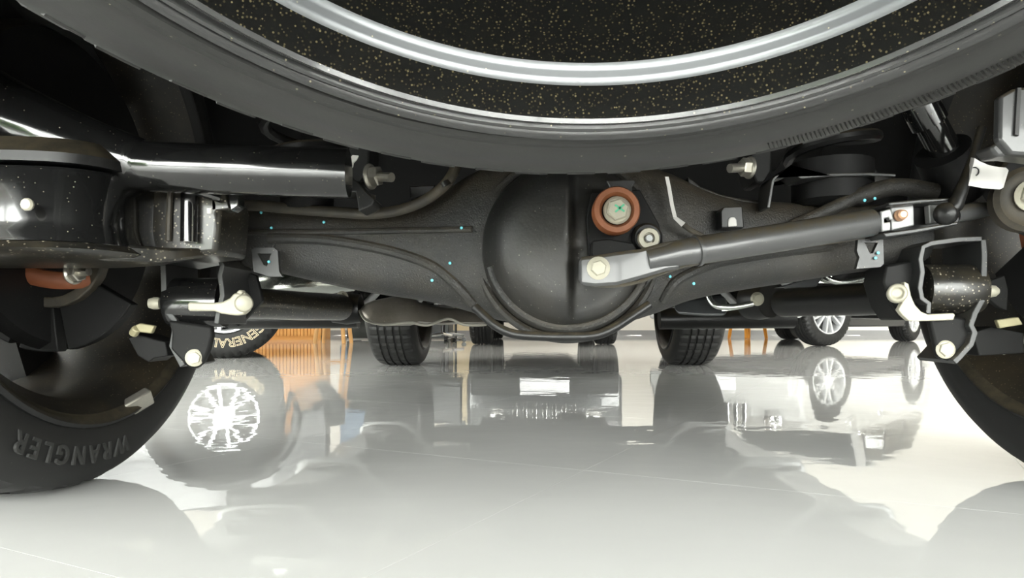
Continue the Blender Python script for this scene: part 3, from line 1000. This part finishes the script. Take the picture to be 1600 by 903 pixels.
# --- things over the axle on the left
plate('bump_stop_bracket', [(380, 287), (430, 291), (520, 293), (535, 284), (540, 276), (556, 282), (572, 300), (585, 312), (582, 320), (560, 330), (556, 300), (530, 300), (500, 300), (380, 296)], .90, .05, M_edge, truck)
obj('bump_stop', MB().lathe([(.036, -.03), (.036, .02), (.030, .024), (0, .024)], P(480, 306, .98), (0, 0, -1), 32), M_under, truck, smooth=40)
nt = MB().hexbolt(P(578, 276, .93), (1, -.35, 0), .0135, head=.8, flange=1.25)
nt.tube([P(590, 276, .925), P(612, 277, .91)], .0062, 14)
obj('arm_nut', nt, M_steel, truck, smooth=25, label='steel nut on a threaded stud')
plate('white_clip', [(538, 263), (541, 257), (547, 253), (547, 247), (551, 242), (560, 243), (557, 249), (552, 254), (551, 260), (546, 265)], .86, .003, M_white, truck, bevel=0)
obj('rubber_stop', MB().lathe([(.0065, -.012), (.008, 0), (.006, .008), (0, .009)], P(577, 318, .93), (-.2, 0, -1), 16), M_hose, truck, smooth=50)
plate('barcode_panel', [(640, 291), (680, 289), (676, 300), (640, 312)], .99, .01, M_satin, truck)
# right counterpart
for px in (1190, 560):
    plate('arm_mount', [(px - 18, 200), (px + 18, 200), (px + 16, 268), (px + 4, 286), (px - 8, 286), (px - 16, 268)], .955, .06, M_flat, truck, bevel=.003)
nt = MB().hexbolt(P(1172, 262, .95), (-1, -.3, 0), .0125, head=.8, flange=1.2)
nt.tube([P(1160, 262, .945), P(1140, 263, .935)], .006, 14)
obj('arm_nut', nt, M_steel, truck, smooth=25, label='steel nut on a threaded stud')
obj('bump_stop_bracket', MB().prism([P(a, b_, .94) for a, b_ in strip([(1201, 325), (1208, 282), (1212, 277), (1234, 270), (1236, 260), (1242, 270), (1252, 277), (1300, 273), (1360, 272), (1400, 274)], 5)], (0, .05, 0)), M_edge, truck, bevel=.001)
obj('bump_stop', MB().lathe([(.055, -.02), (.055, .035), (.045, .042), (0, .042)], P(1300, 277, 1.0), (0, 0, -1), 32), M_under, truck, smooth=40)
obj('coil_spring', MB().tube([Vector((P(1300, 0, 1.02).x + .06 * math.cos(t * .35), 1.02 + .06 * math.sin(t * .35), P(0, 268, 1.0).z + t * .0030)) for t in range(100)], .008, 8), M_satin, truck)
obj('coil_spring', MB().tube([Vector((P(480, 0, 1.02).x + .06 * math.cos(t * .35), 1.02 + .06 * math.sin(t * .35), P(0, 285, 1.0).z + t * .0030)) for t in range(100)], .008, 8), M_satin, truck)

# --- lower control arms and their axle brackets
# left
la = empty('control_arm', P(400, 472, 1.05), truck)
obj('arm_tube', MB().tube([P(300, 470, .97), P(400, 474, 1.10), P(470, 478, 1.28), P(532, 480, 1.45)], [.022, .024, .026, .027], 24), M_dusty, la, smooth=50)
obj('arm_bush', MB().lathe([(.033, -.036), (.034, -.03), (.034, .03), (.033, .036)], P(311, 473, .965), (1, 0, 0), 40), M_gloss, la, smooth=40)
obj('front_bush', MB().lathe([(.012, -.03), (.030, -.03), (.034, 0), (.030, .03), (.012, .03)], P(542, 482, 1.5), (1, 0, 0), 28), M_satin, la, smooth=40)
plate('front_bracket', [(535, 470), (556, 452), (563, 460), (558, 500), (552, 503), (535, 486)], 1.52, .02, M_satin, la)
obj('front_bolt', MB().hexbolt(P(535, 465, 1.45), (-.2, -1, 0), .010), M_zinc, la)
lb = empty('arm_bracket', P(300, 480, .95), truck)
obj('bracket_side', MB().prism([P(a, b_, .935) for a, b_ in strip([(254, 405), (255, 440), (256, 470), (262, 488), (272, 500), (272, 520), (268, 540), (285, 572)], 9)], (0, .09, 0)), M_edge, lb, bevel=.001)
obj('bracket_side', MB().prism([P(a, b_, .935) for a, b_ in strip([(260, 409), (300, 401), (330, 401), (343, 406), (347, 416), (343, 430), (346, 450), (347, 462), (340, 490), (338, 506)], 8)], (0, .09, 0)), M_edge, lb, bevel=.001)
plate('bracket_foot', [(262, 500), (330, 510), (331, 525), (326, 545), (318, 565), (306, 576), (292, 573), (266, 545), (268, 520)], .93, .012, M_flat, lb, bevel=.003)
plate('bracket_web', [(345, 410), (400, 430), (410, 470), (372, 510), (352, 500), (344, 480)], 1.02, .01, M_flat, lb)
obj('foot_bolt', MB().hexbolt(P(304, 559, .93), (.25, -1, 0), .0085, head=.55, flange=1.35), M_zinc, lb, smooth=25, label='cream flanged bolt')
obj('side_nut', MB().lathe([(.0075, 0), (.0085, .003), (.0085, .008), (.0065, .014), (0, .016)], P(250, 474, .97), (-1, -.15, 0), 20), M_zinc, lb, smooth=40, label='domed cream nut')
fn_ = MB().prism([P(a, b_, .918) for a, b_ in ((293, 474), (296, 472), (335, 473), (348, 471), (358, 466), (365, 458), (380, 456), (388, 464), (388, 484), (380, 491), (368, 493), (345, 490), (334, 486), (296, 486), (293, 484))], (0, .012, 0))
fn_.lathe([(.0115, -.004), (.0115, .008), (.009, .010), (0, .010)], P(381, 474, .918), (.45, -1, 0), 24)
fn_.prism([P(a, b_, .914) for a, b_ in ((368, 457), (374, 452), (380, 455), (376, 462))], (0, .012, 0))
obj('flag_nut', fn_, M_zinc, lb, bevel=.002, smooth=40, label='cream flag nut with a long tongue')
obj('retainer_tab', MB().prism([P(a, b_, .95) for a, b_ in ((211, 508), (218, 505), (241, 509), (236, 521), (217, 519))], (0, .008, 0)).tube([P(208, 522, .955), P(214, 513, .95)], .006, 10), M_tab, lb, bevel=.0015, label='ochre zinc tab')
plate('shock_mount', [(200, 528), (216, 522), (240, 530), (258, 534), (262, 556), (240, 560), (232, 566), (215, 556)], .965, .05, M_flat, lb)
# right
ra = empty('control_arm', P(1310, 470, 1.05), truck)
obj('arm_tube', MB().tube([P(1440, 462, .97), P(1380, 466, 1.05), P(1300, 469, 1.18), P(1225, 473, 1.34)], [.024, .025, .026, .027], 24), M_satin, ra, smooth=50)
obj('arm_bush', MB().lathe([(.033, -.040), (.034, -.034), (.034, .030), (.033, .036)], P(1484, 452, .965), (1, 0, 0), 40), M_dusty, ra, smooth=40)
obj('front_bush', MB().lathe([(.012, -.025), (.036, -.025), (.038, 0), (.034, .03), (.012, .03)], P(1186, 470, 1.40), (.5, -1, 0), 28), M_satin, ra, smooth=40)
obj('front_bolt', MB().hexbolt(P(1183, 467, 1.36), (.1, -1, 0), .010), M_zinc, ra, smooth=25)
rb = empty('arm_bracket', P(1480, 470, .95), truck)
obj('bracket_side', MB().prism([P(a, b_, .935) for a, b_ in strip([(1535, 373), (1500, 374), (1456, 380), (1443, 386), (1439, 405), (1442, 425), (1438, 450), (1441, 466), (1452, 474), (1451, 490)], 8)], (0, .09, 0)), M_edge, rb, bevel=.001)
obj('bracket_side', MB().prism([P(a, b_, .935) for a, b_ in strip([(1537, 374), (1539, 400), (1538, 440), (1536, 468), (1524, 490), (1518, 508), (1524, 520), (1518, 538), (1500, 558), (1492, 566)], 9)], (0, .09, 0)), M_edge, rb, bevel=.001)
plate('bracket_foot', [(1450, 486), (1520, 500), (1524, 520), (1514, 540), (1496, 563), (1482, 564), (1466, 558), (1460, 530)], .945, .012, M_flat, rb, bevel=.003)
plate('bracket_cheek', [(1384, 415), (1434, 405), (1440, 430), (1437, 468), (1430, 500), (1408, 500), (1392, 478), (1380, 440)], .955, .06, M_flat, rb, bevel=.003)
obj('foot_bolt', MB().hexbolt(P(1477, 546, .945), (-.15, -1, .05), .0095, head=.55, flange=1.3), M_zinc, rb, smooth=25, label='cream flanged bolt')
obj('side_nut', MB().lathe([(.0085, 0), (.0085, .005), (.0075, .010), (.004, .014), (0, .0145)], P(1543, 455, .97), (1, -.15, 0), 20), M_zinc, rb, smooth=40, label='domed cream nut')
fn_ = MB().prism([P(a, b_, .93) for a, b_ in ((1413, 440), (1420, 443), (1424, 462), (1430, 476), (1440, 487), (1450, 491), (1490, 489), (1493, 492), (1490, 500), (1430, 502), (1420, 501), (1410, 492), (1404, 484), (1412, 470))], (0, .010, 0))
fn_.lathe([(.0125, -.014), (.0125, .002), (.0105, .005), (.008, .005), (.006, .001), (0, .001)], P(1402, 458, .925), (-.45, -1, .05), 28)
obj('flag_nut', fn_, M_zinc, rb, bevel=.002, smooth=40, label='cream flag nut with a bent tongue')
obj('retainer_tab', MB().prism([P(a, b_, .96) for a, b_ in ((1558, 500), (1592, 495), (1599, 507), (1563, 513))], (0, .008, 0)), M_tab, rb, bevel=.0015, label='ochre zinc tab')
plate('side_ear', [(1543, 440), (1570, 430), (1576, 452), (1574, 486), (1560, 480), (1545, 468)], .99, .01, M_flat, rb)
plate('shock_mount', [(1520, 520), (1550, 510), (1600, 520), (1600, 552), (1530, 556)], .985, .06, M_flat, rb)
obj('rebound_spring', MB().tube([P(1568 + t * .5, 549 - t * .28 + 5 * math.sin(t * 1.0), 1.06 + .006 * math.cos(t)) for t in range(70)], .0018, 6), M_steel, wr)

# --- exhaust pieces and shields further forward
sh = MB().loft([[P(x, a, y), P(x, b_, y - .02), P(x, b_ + 3, y + .1), P(x, a - 4, y + .12)] for x, a, b_, y in
                ((562, 484, 486, 1.50), (566, 480, 494, 1.47), (585, 473, 503, 1.45), (610, 468, 506, 1.44), (640, 464, 506, 1.44), (655, 476, 502, 1.46), (690, 484, 505, 1.5), (720, 486, 503, 1.5), (762, 488, 504, 1.5))])
obj('heat_shield', sh, M_shield, truck, smooth=60)
obj('shield_lip', MB().tube(smooth_path([P(562, 485, 1.44), P(572, 500, 1.43), P(600, 507, 1.42), (P(640, 504, 1.42)), P(668, 508, 1.42), P(700, 498, 1.43), P(725, 507, 1.43), P(758, 507, 1.43), P(764, 498, 1.44)], 5), .003, 6), M_steel, truck)
obj('exhaust_pipe', MB().tube(smooth_path([P(400, 452, 1.6), P(450, 445, 1.6), P(520, 440, 1.7), P(600, 430, 2.0)]), .03, 20), M_bright, truck, smooth=50)
obj('vapour_canister', MB().loft([[P(x, a, 1.42), P(x, b_, 1.40), P(x, b_, 1.60), P(x, a, 1.62)] for x, a, b_ in ((1054, 474, 482), (1060, 470, 491), (1100, 464, 494), (1130, 462, 494), (1136, 470, 488))]), M_greybox, truck, bevel=.008, smooth=50)
obj('bright_pipe', MB().tube(smooth_path([P(1106, 460, 1.38), P(1112, 472, 1.37), P(1124, 479, 1.36), P(1150, 479, 1.36), P(1176, 474, 1.36)], 5), .0060, 12), M_bright, truck, smooth=50)
plate('bright_strip', [(1128, 482), (1176, 472), (1177, 477), (1150, 484), (1128, 486)], 1.37, .01, M_bright, truck, bevel=0)
obj('bright_pipe', MB().tube(smooth_path([P(1288, 432, 1.25), P(1300, 438, 1.25), P(1320, 441, 1.25), P(1345, 437, 1.25), P(1366, 430, 1.25)], 5), .0055, 12), M_bright, truck, smooth=50)
plate('bright_gusset', [(1278, 442), (1292, 425), (1300, 428), (1300, 442)], 1.26, .01, M_bright, truck, bevel=0)
plate('arm_gusset', [(1222, 448), (1250, 440), (1290, 427), (1275, 448), (1218, 449)], 1.20, .03, M_greybox, truck)
obj('skid_tube', MB().tube(smooth_path([P(1020, 455, 1.6), P(1000, 482, 1.7), P(960, 500, 2.0)]), .02, 14), M_satin, truck)
for xa, xb in ((1030, 1240), (360, 560)):
    obj('cross_tube', MB().tube([P(xa, 498, 2.0), P(xb, 496, 2.0)], .03, 16), M_satin, truck)
obj('front_axle', MB().tube([Vector((XC - .68, 4.07, .40)), Vector((XC + .68, 4.07, .40))], .045, 20).lathe([(0, -.13), (.09, -.12), (.13, -.04), (.13, .04), (.09, .12), (0, .13)], Vector((XC + .16, 4.07, .40)), (0, 1, 0), 28), M_satin, truck, smooth=50)
obj('propeller_shaft', MB().tube([Vector((XC, 1.10, .44)), Vector((XC, 2.2, .50))], .035, 20), M_satin, truck, smooth=50)


# ------------------------------------------------------------------ other vehicles in the showroom
def wheel_parts(R, W, rimr, letters=False):
    """meshes for one road wheel, face at local -y"""
    tr = [(rimr, .012), (rimr + .012, 0), (rimr + (R - rimr) * .5, -.006), (R - .03, .004), (R - .012, .016), (R - .004, .03)]
    tread = []
    for g in (.25, .42, .58, .75):
        tread += [(R, W * g - .006), (R - .008, W * g - .004), (R - .008, W * g + .004), (R, W * g + .006)]
    n0, n1 = 4, 4 + 2 + len(tread) + 2
    tr += tread + [(R - .004, W - .03), (R - .012, W - .016), (R - .03, W - .004), (rimr + .02, W), (rimr, W - .012)]

    def fn(i, j, r, hh):
        if 3 <= j <= 6 and i % 3 == 0:
            r -= .010
        return r, hh
    t = mesh_of('tire', MB().lathe(tr, (0, 0, 0), (0, 1, 0), 132, close=False, fn=fn), M_rubber, 26, org=(0, 0, 0))[0]
    rm = MB()
    rm.lathe([(rimr + .004, .010), (rimr, .002), (rimr - .012, .004), (rimr - .02, .02), (rimr - .025, .10), (rimr - .02, W - .02), (rimr, W - .01)], (0, 0, 0), (0, 1, 0), 64, close=False)
    for q in range(6):
        for d_ in (-.17, .17):
            t_ = 2 * PI * q / 6 + .15
            a0, a1 = t_ + d_ * .6, t_ + d_ * 1.25
            p0 = Vector((math.cos(a0), 0, math.sin(a0))) * .05
            p1 = Vector((math.cos(a1), 0, math.sin(a1))) * (rimr - .01)
            n = Vector((-math.sin(t_), 0, math.cos(t_)))
            rm.loft([[p + n * (a * ww_) + Vector((0, c, 0)) for a, c in ((-1, .03), (-.6, .012), (.6, .012), (1, .03), (1, .06), (-1, .06))] for p, ww_ in ((p0, .015), (p1, .018))])
    rm.lathe([(0, .008), (.034, .008), (.038, .014), (.075, .02), (.075, .07), (0, .07)], (0, 0, 0), (0, 1, 0), 32)
    for q in range(6):
        t_ = 2 * PI * (q + .5) / 6
        rm.lathe([(.011, .03), (.011, .006), (.006, .003), (0, .003)], Vector((.055 * math.cos(t_), 0, .055 * math.sin(t_))), (0, 1, 0), 8)
    r = mesh_of('rim', rm, M_alloy, 30, org=(0, 0, 0))[0]
    d = mesh_of('brake_disc', MB().lathe([(.04, .09), (rimr - .05, .09), (rimr - .05, .11), (.04, .11)], (0, 0, 0), (0, 1, 0), 40), M_black, 30, org=(0, 0, 0))[0]
    return t, r, d


def build_car(name, label, loc, head, L, Wd, WB, R, tirew, rimr, paint, kind, steer=0.0):
    """kind: 'box' for an upright off-road body, 'soft' for a rounder one; local x forward"""
    car = empty(name, (0, 0, 0), label=label, cat='car')
    fo = (L - WB) * .45
    xf, xr = WB / 2 + fo, -WB / 2 - (L - WB - fo)
    g = R * .62
    ra = R * 1.16
    arch = lambda c: [(c + ra * math.cos(PI * k / 10), max(g, R + ra * math.sin(PI * k / 10))) for k in range(11)]
    bz = R + .62
    hood = bz if kind == 'soft' else bz + .02
    low = [(xf - .02, g + .05)] + [(a, b_) for a, b_ in arch(WB / 2)] + [(a, b_) for a, b_ in arch(-WB / 2)] + [(xr + .02, g + .06), (xr, g + .3), (xr + .02, bz), ((WB / 2 - .85) if kind == 'soft' else (WB / 2 - .35), bz + .02)]
    if kind == 'soft':
        low += [(xf - .30, bz - .10), (xf - .06, bz - .25), (xf, g + .25)]
    else:
        low += [(xf - .06, hood - .02), (xf, hood - .12), (xf, g + .25)]
    obj('body', MB().prism([(x, -Wd / 2, z) for x, z in low], (0, Wd, 0)), paint, car, bevel=.035, smooth=40)
    # greenhouse
    top = bz + (.58 if kind == 'soft' else .66)
    in_ = .13 if kind == 'soft' else .05
    x0, x1 = xr + .05, WB / 2 - (.85 if kind == 'soft' else .30)
    y0, y1 = Wd / 2 - .04, Wd / 2 - in_ - .04
    xt0, xt1 = x0 + (.25 if kind == 'soft' else .06), x1 - (.62 if kind == 'soft' else .22)
    ringp = lambda xa, xb, yy, z: [Vector((xa, -yy, z)), Vector((xb, -yy, z)), Vector((xb, yy, z)), Vector((xa, yy, z))]
    obj('cabin', MB().loft([ringp(x0, x1, y0, bz - .03), ringp(xt0, xt1, y1, top - .03), ringp(xt0 + .06, xt1 - .06, y1 - .06, top)]), paint, car, bevel=.03, smooth=40)
    for sgn in (-1, 1):
        n = 3
        for k in range(n):
            def pt(u, v):
                xa, xb = x0 + .10 + (xt0 - x0) * v, x1 - .10 + (xt1 - x1) * v
                return Vector((xa + (xb - xa) * u, sgn * (y0 + (y1 - y0) * v + .006), bz - .03 + (top - .03 - bz + .03) * v))
            u0, u1 = k / n + .02, (k + 1) / n - .02
            obj('side_window', MB().prism([pt(u0, .14), pt(u1, .14), pt(u1, .88), pt(u0, .88)], (0, sgn * .006, 0)), M_carglass, car, smooth=0)
        obj('window_trim', MB().tube([Vector((x0 + .08, sgn * (y0 + .012), bz + .04)), Vector((x1 - .08, sgn * (y0 + .012), bz + .04))], .012, 8), M_chrome, car)
        obj('sill', MB().box((0, sgn * (Wd / 2 - .02), g + .02), (WB - 2 * ra - .04, .12, .10)), M_trimk, car, bevel=.02)
        mirror = MB().box((x1 - .12, sgn * (Wd / 2 + .12), bz + .12), (.10, .20, .15))
        obj('mirror', mirror, paint, car, bevel=.03)
        obj('door_handle', MB().box((-.25, sgn * (Wd / 2 + .02), bz - .14), (.16, .03, .03)).box((.75, sgn * (Wd / 2 + .02), bz - .14), (.16, .03, .03)), M_chrome, car, bevel=.006)
        obj('headlight', MB().lathe([(.10, 0), (.10, .03), (.07, .05), (0, .055)], Vector((xf - .03, sgn * (Wd / 2 - .30), R + .38)), (1, 0, 0), 28), M_chrome, car, smooth=40)
        obj('tail_light', MB().box((xr, sgn * (Wd / 2 - .14), R + .38), (.04, .14, .26)), M_redlens, car, bevel=.01)
        for c in (WB / 2, -WB / 2):
            obj('arch_trim', MB().tube([Vector((c + (ra + .01) * math.cos(PI * k / 14), sgn * (Wd / 2), max(g, R + (ra + .01) * math.sin(PI * k / 14)))) for k in range(15)], .035 if kind == 'box' else .018, 8), M_trimk, car, smooth=50)
    def slope(u, v, xa, xb):
        return Vector((xa + (xb - xa) * v, (y0 - .07 + (y1 - y0) * v) * u, bz - .03 + (top - bz) * v))
    obj('windshield', MB().prism([slope(-1, .12, x1, xt1), slope(1, .12, x1, xt1), slope(1, .88, x1, xt1), slope(-1, .88, x1, xt1)], (.012, 0, .006)), M_carglass, car, smooth=0)
    obj('rear_window', MB().prism([slope(-1, .18, x0, xt0), slope(1, .18, x0, xt0), slope(1, .85, x0, xt0), slope(-1, .85, x0, xt0)], (-.012, 0, .004)), M_carglass, car, smooth=0)
    obj('front_bumper', MB().box((xf + .03, 0, g + .16), (.16, Wd * .94, .20)), M_trimk if kind == 'box' else paint, car, bevel=.03)
    obj('rear_bumper', MB().box((xr - .03, 0, g + .18), (.14, Wd * .94, .20)), M_trimk if kind == 'box' else paint, car, bevel=.03)
    gr = MB()
    for k in range(7):
        gr.box((xf + .01, (k - 3) * .10, R + .36), (.03, .05, .26))
    obj('grille', gr, M_chrome, car, bevel=.008)
    obj('number_plate', MB().box((xf + .115, 0, g + .17), (.012, .50, .14)), M_plate, car, smooth=0)
    obj('number_plate', MB().box((xr - .105, 0, g + .30), (.012, .36, .13)), M_plate, car, smooth=0)
    obj('under_tray', MB().box((0, 0, g + .10), (L - .9, Wd - 2 * tirew - .25, .16)), M_under, car)
    t, r, d = wheel_parts(R, tirew, rimr)
    for c in (WB / 2, -WB / 2):
        for sgn in (-1, 1):
            wo = empty('wheel', (c, sgn * (Wd / 2 + .02), R), car)
            for nm, me in (('tire', t), ('rim', r), ('brake_disc', d)):
                o = bpy.data.objects.new(nm, me)
                C.objects.link(o)
                o.parent = wo
            WORLDLOC[wo] = Vector((c, sgn * (Wd / 2 + .02), R))
            wo.rotation_euler = (0, random.random() * 2, (0 if sgn < 0 else PI) + (steer if c > 0 else 0))
    car.location = loc
    car.rotation_euler = (0, 0, head)
    return car


def place(wx, wy, lx, ly, a):
    """car origin so that its local point (lx, ly) stands on (wx, wy)"""
    c, s_ = math.cos(a), math.sin(a)
    return (wx - (lx * c - ly * s_), wy - (lx * s_ + ly * c), 0)


# black off-roader with lettered tyres
A = math.radians(20)
WBL, WDL, RL = 2.95, 1.86, .40
c1 = build_car('off_road_car', 'black off-road car on white-lettered tyres at the edge of the wooden slat counter', place(-2.11, 4.80, WBL / 2, -WDL / 2, A), A, 4.5, WDL, WBL, RL, .26, .225, M_cark, 'box')
fw = [o for o in c1.children if o.name.startswith('wheel')][0]


def bend2(th0, r0):
    def mp(u, v, wz):
        th = th0 + u / r0
        r = r0 + v
        return Vector((math.sin(th) * r, -.0075 + wz, math.cos(th) * r))
    return mp


fw.rotation_euler = (0, 0, 0)
for wo in [o for o in c1.children if o.name.startswith('wheel')]:
    if wo.location.y < 0:
        wo.rotation_euler = (0, 0, 0)
        tm = text_mesh('GENERAL', .085, .002, bend2(math.radians(124), .292), outline=.0018)
        me_, _ = mesh_of('tire_lettering', tm, M_gold, 0, org=(0, 0, 0))
        o = bpy.data.objects.new('tire_lettering', me_)
        C.objects.link(o)
        o.parent = wo
        o['label'] = 'cream outlined lettering'
# white SUV, its nose towards the truck
A = math.radians(225)
build_car('suv', 'white SUV with silver alloy wheels parked beside the back wall', place(3.10, 7.42, 1.375, .90, A), A, 4.2, 1.80, 2.75, .37, .24, .245, M_carw, 'soft', steer=-.31)
# graphite car facing the truck
A = math.radians(-90)
build_car('suv', 'graphite SUV facing the truck in front of the beige pillar', place(-.70, 8.05, 1.4, -.81, A), A, 4.6, 1.60, 2.8, .37, .24, .24, M_card, 'box')

# ------------------------------------------------------------------ furniture by the back wall
def pos(px, d):
    return Vector(((px - VX) * d / F, d, 0))


# slatted counter
ctr = empty('slatted_counter', (-4.6, 10.2, 0), label='orange wooden slat counter standing behind the black off-road car', cat='counter')
x0, x1 = -6.2, pos(502, 10.2).x
obj('counter_body', MB().box(((x0 + x1) / 2, 10.45, .55), (x1 - x0 - .02, .48, 1.10)), M_slat, ctr, smooth=0)
obj('counter_top', MB().box(((x0 + x1) / 2, 10.42, 1.13), (x1 - x0 + .06, .62, .05)), M_wood, ctr, bevel=.006)
slm, _ = mesh_of('slat', MB().box((0, 0, 0), (.040, .03, 1.02)), M_slat, 0, org=(0, 0, 0))
n = int((x1 - x0) / .05)
for k in range(n):
    o = bpy.data.objects.new('slat', slm)
    link(o, ctr, (x1 - .02 - k * .05, 10.195, .57))
obj('plinth', MB().box(((x0 + x1) / 2, 10.24, .03), (x1 - x0 - .02, .05, .06)), M_base, ctr, smooth=0)
# dark reception desk
dd = 10.2
desk = empty('reception_desk', pos(600, dd), label='charcoal reception desk beside the orange slat counter', cat='desk')
xa, xb = pos(540, dd).x, pos(700, dd).x
obj('desk_front', MB().box(((xa + xb) / 2, dd + .1, .52), (xb - xa, .06, 1.0)), M_dark, desk, bevel=.005)
obj('desk_side', MB().box((xa + .03, dd + .4, .52), (.06, .6, 1.0)).box((xb - .03, dd + .4, .52), (.06, .6, 1.0)), M_dark, desk, bevel=.005)
obj('desk_top', MB().box(((xa + xb) / 2, dd + .36, 1.04), (xb - xa + .04, .72, .04)), M_blue, desk, bevel=.005)
# blue panel on the wall
tag(obj('display_panel', MB().box((pos(590, 13.9).x, 13.95, 1.35), (1.5, .05, 2.3)), M_blue, bevel=.01), 'slate blue display panel against the back wall behind the reception desk', 'panel')
# pillar
pxx = pos(719, 13.4)
pl = obj('pillar', MB().box((pxx.x, 13.6, RZ / 2), (.5, .42, RZ)), M_pillar, smooth=0)
pl['kind'] = 'structure'
obj('pillar_base', MB().box((pxx.x, 13.6, .05), (.525, .445, .10)), M_base, pl, smooth=0)
pp = pos(712, 10.2)
st = empty('sign_stand', pp, label='thin black sign stand in front of the beige pillar', cat='stand')
obj('stand_pole', MB().tube([pp + Vector((0, 0, .01)), pp + Vector((0, 0, 1.2))], .018, 10), M_black, st)
obj('stand_foot', MB().lathe([(.14, 0), (.14, .012), (.03, .02), (0, .02)], pp, (0, 0, 1), 24), M_black, st)
obj('stand_panel', MB().box(pp + Vector((0, -.02, 1.35)), (.30, .02, .42)), M_black, st, bevel=.004)


def stool(px, d, label):
    p = pos(px, d)
    t = empty('bar_stool', p, label=label, cat='stool', group=None)
    obj('seat', MB().lathe([(0, .70), (.17, .70), (.185, .712), (.185, .73), (.17, .742), (0, .742)], p, (0, 0, 1), 32), M_wood, t, smooth=40)
    for a, b_ in ((-1, -1), (1, -1), (1, 1), (-1, 1)):
        obj('leg', MB().tube([p + Vector((a * .17, b_ * .17, 0)), p + Vector((a * .10, b_ * .10, .70))], [.024, .026], 10), M_wood, t, smooth=50)
    for a, b_ in (((-1, -1), (1, -1)), ((1, -1), (1, 1)), ((1, 1), (-1, 1)), ((-1, 1), (-1, -1))):
        obj('stretcher', MB().tube([p + Vector((a[0] * .145, a[1] * .145, .22)), p + Vector((b_[0] * .145, b_[1] * .145, .22))], .012, 8), M_wood, t)


stool(521, 8.4, 'pale wooden bar stool nearest the end of the slat counter')


def orange_chair(px, d, rz):
    p = pos(px, d)
    t = empty('side_chair', p, label='orange plastic chair with splayed legs in front of the white SUV', cat='chair')
    R = Matrix.Rotation(rz, 3, 'Z')
    q = lambda x, y, z: p + R @ Vector((x, y, z))
    for a, b_ in ((-1, -1), (1, -1), (1, 1), (-1, 1)):
        obj('leg', MB().tube([q(a * .19, b_ * .22, 0), q(a * .15, b_ * .16, .43)], [.026, .032], 10), M_orange, t, smooth=50)
    obj('seat', MB().prism([q(-.2, -.21, .43), q(.2, -.21, .43), q(.22, .2, .43), q(-.22, .2, .43)], (0, 0, .03)), M_orange, t, bevel=.012)
    obj('backrest', MB().loft([[q(-.2, .19, .46), q(.2, .19, .46), q(.2, .22, .46), q(-.2, .22, .46)], [q(-.2, .25, .85), q(.2, .25, .85), q(.2, .275, .85), q(-.2, .275, .85)]]), M_orange, t, bevel=.012)


orange_chair(1168, 11.2, .35)
# office chair
p = pos(692, 8.9)
oc = empty('office_chair', p, label='black office chair on a five-star caster base beside the beige pillar', cat='chair')
for k in range(5):
    a = 2 * PI * k / 5 + .3
    d = Vector((math.cos(a), math.sin(a), 0))
    obj('base_arm', MB().tube([p + Vector((0, 0, .11)), p + d * .27 + Vector((0, 0, .085))], [.025, .016], 8), M_chrome, oc)
    obj('caster', MB().lathe([(.028, -.02), (.03, 0), (.028, .02)], p + d * .27 + Vector((0, 0, .03)), (-d.y, d.x, 0), 16), M_black, oc)
obj('gas_lift', MB().tube([p + Vector((0, 0, .08)), p + Vector((0, 0, .44))], .025, 12), M_black, oc)
obj('seat', MB().box(p + Vector((0, 0, .48)), (.48, .48, .08)), M_black, oc, bevel=.03)
obj('backrest', MB().box(p + Vector((0, .24, .80)), (.44, .06, .52)), M_black, oc, bevel=.025)
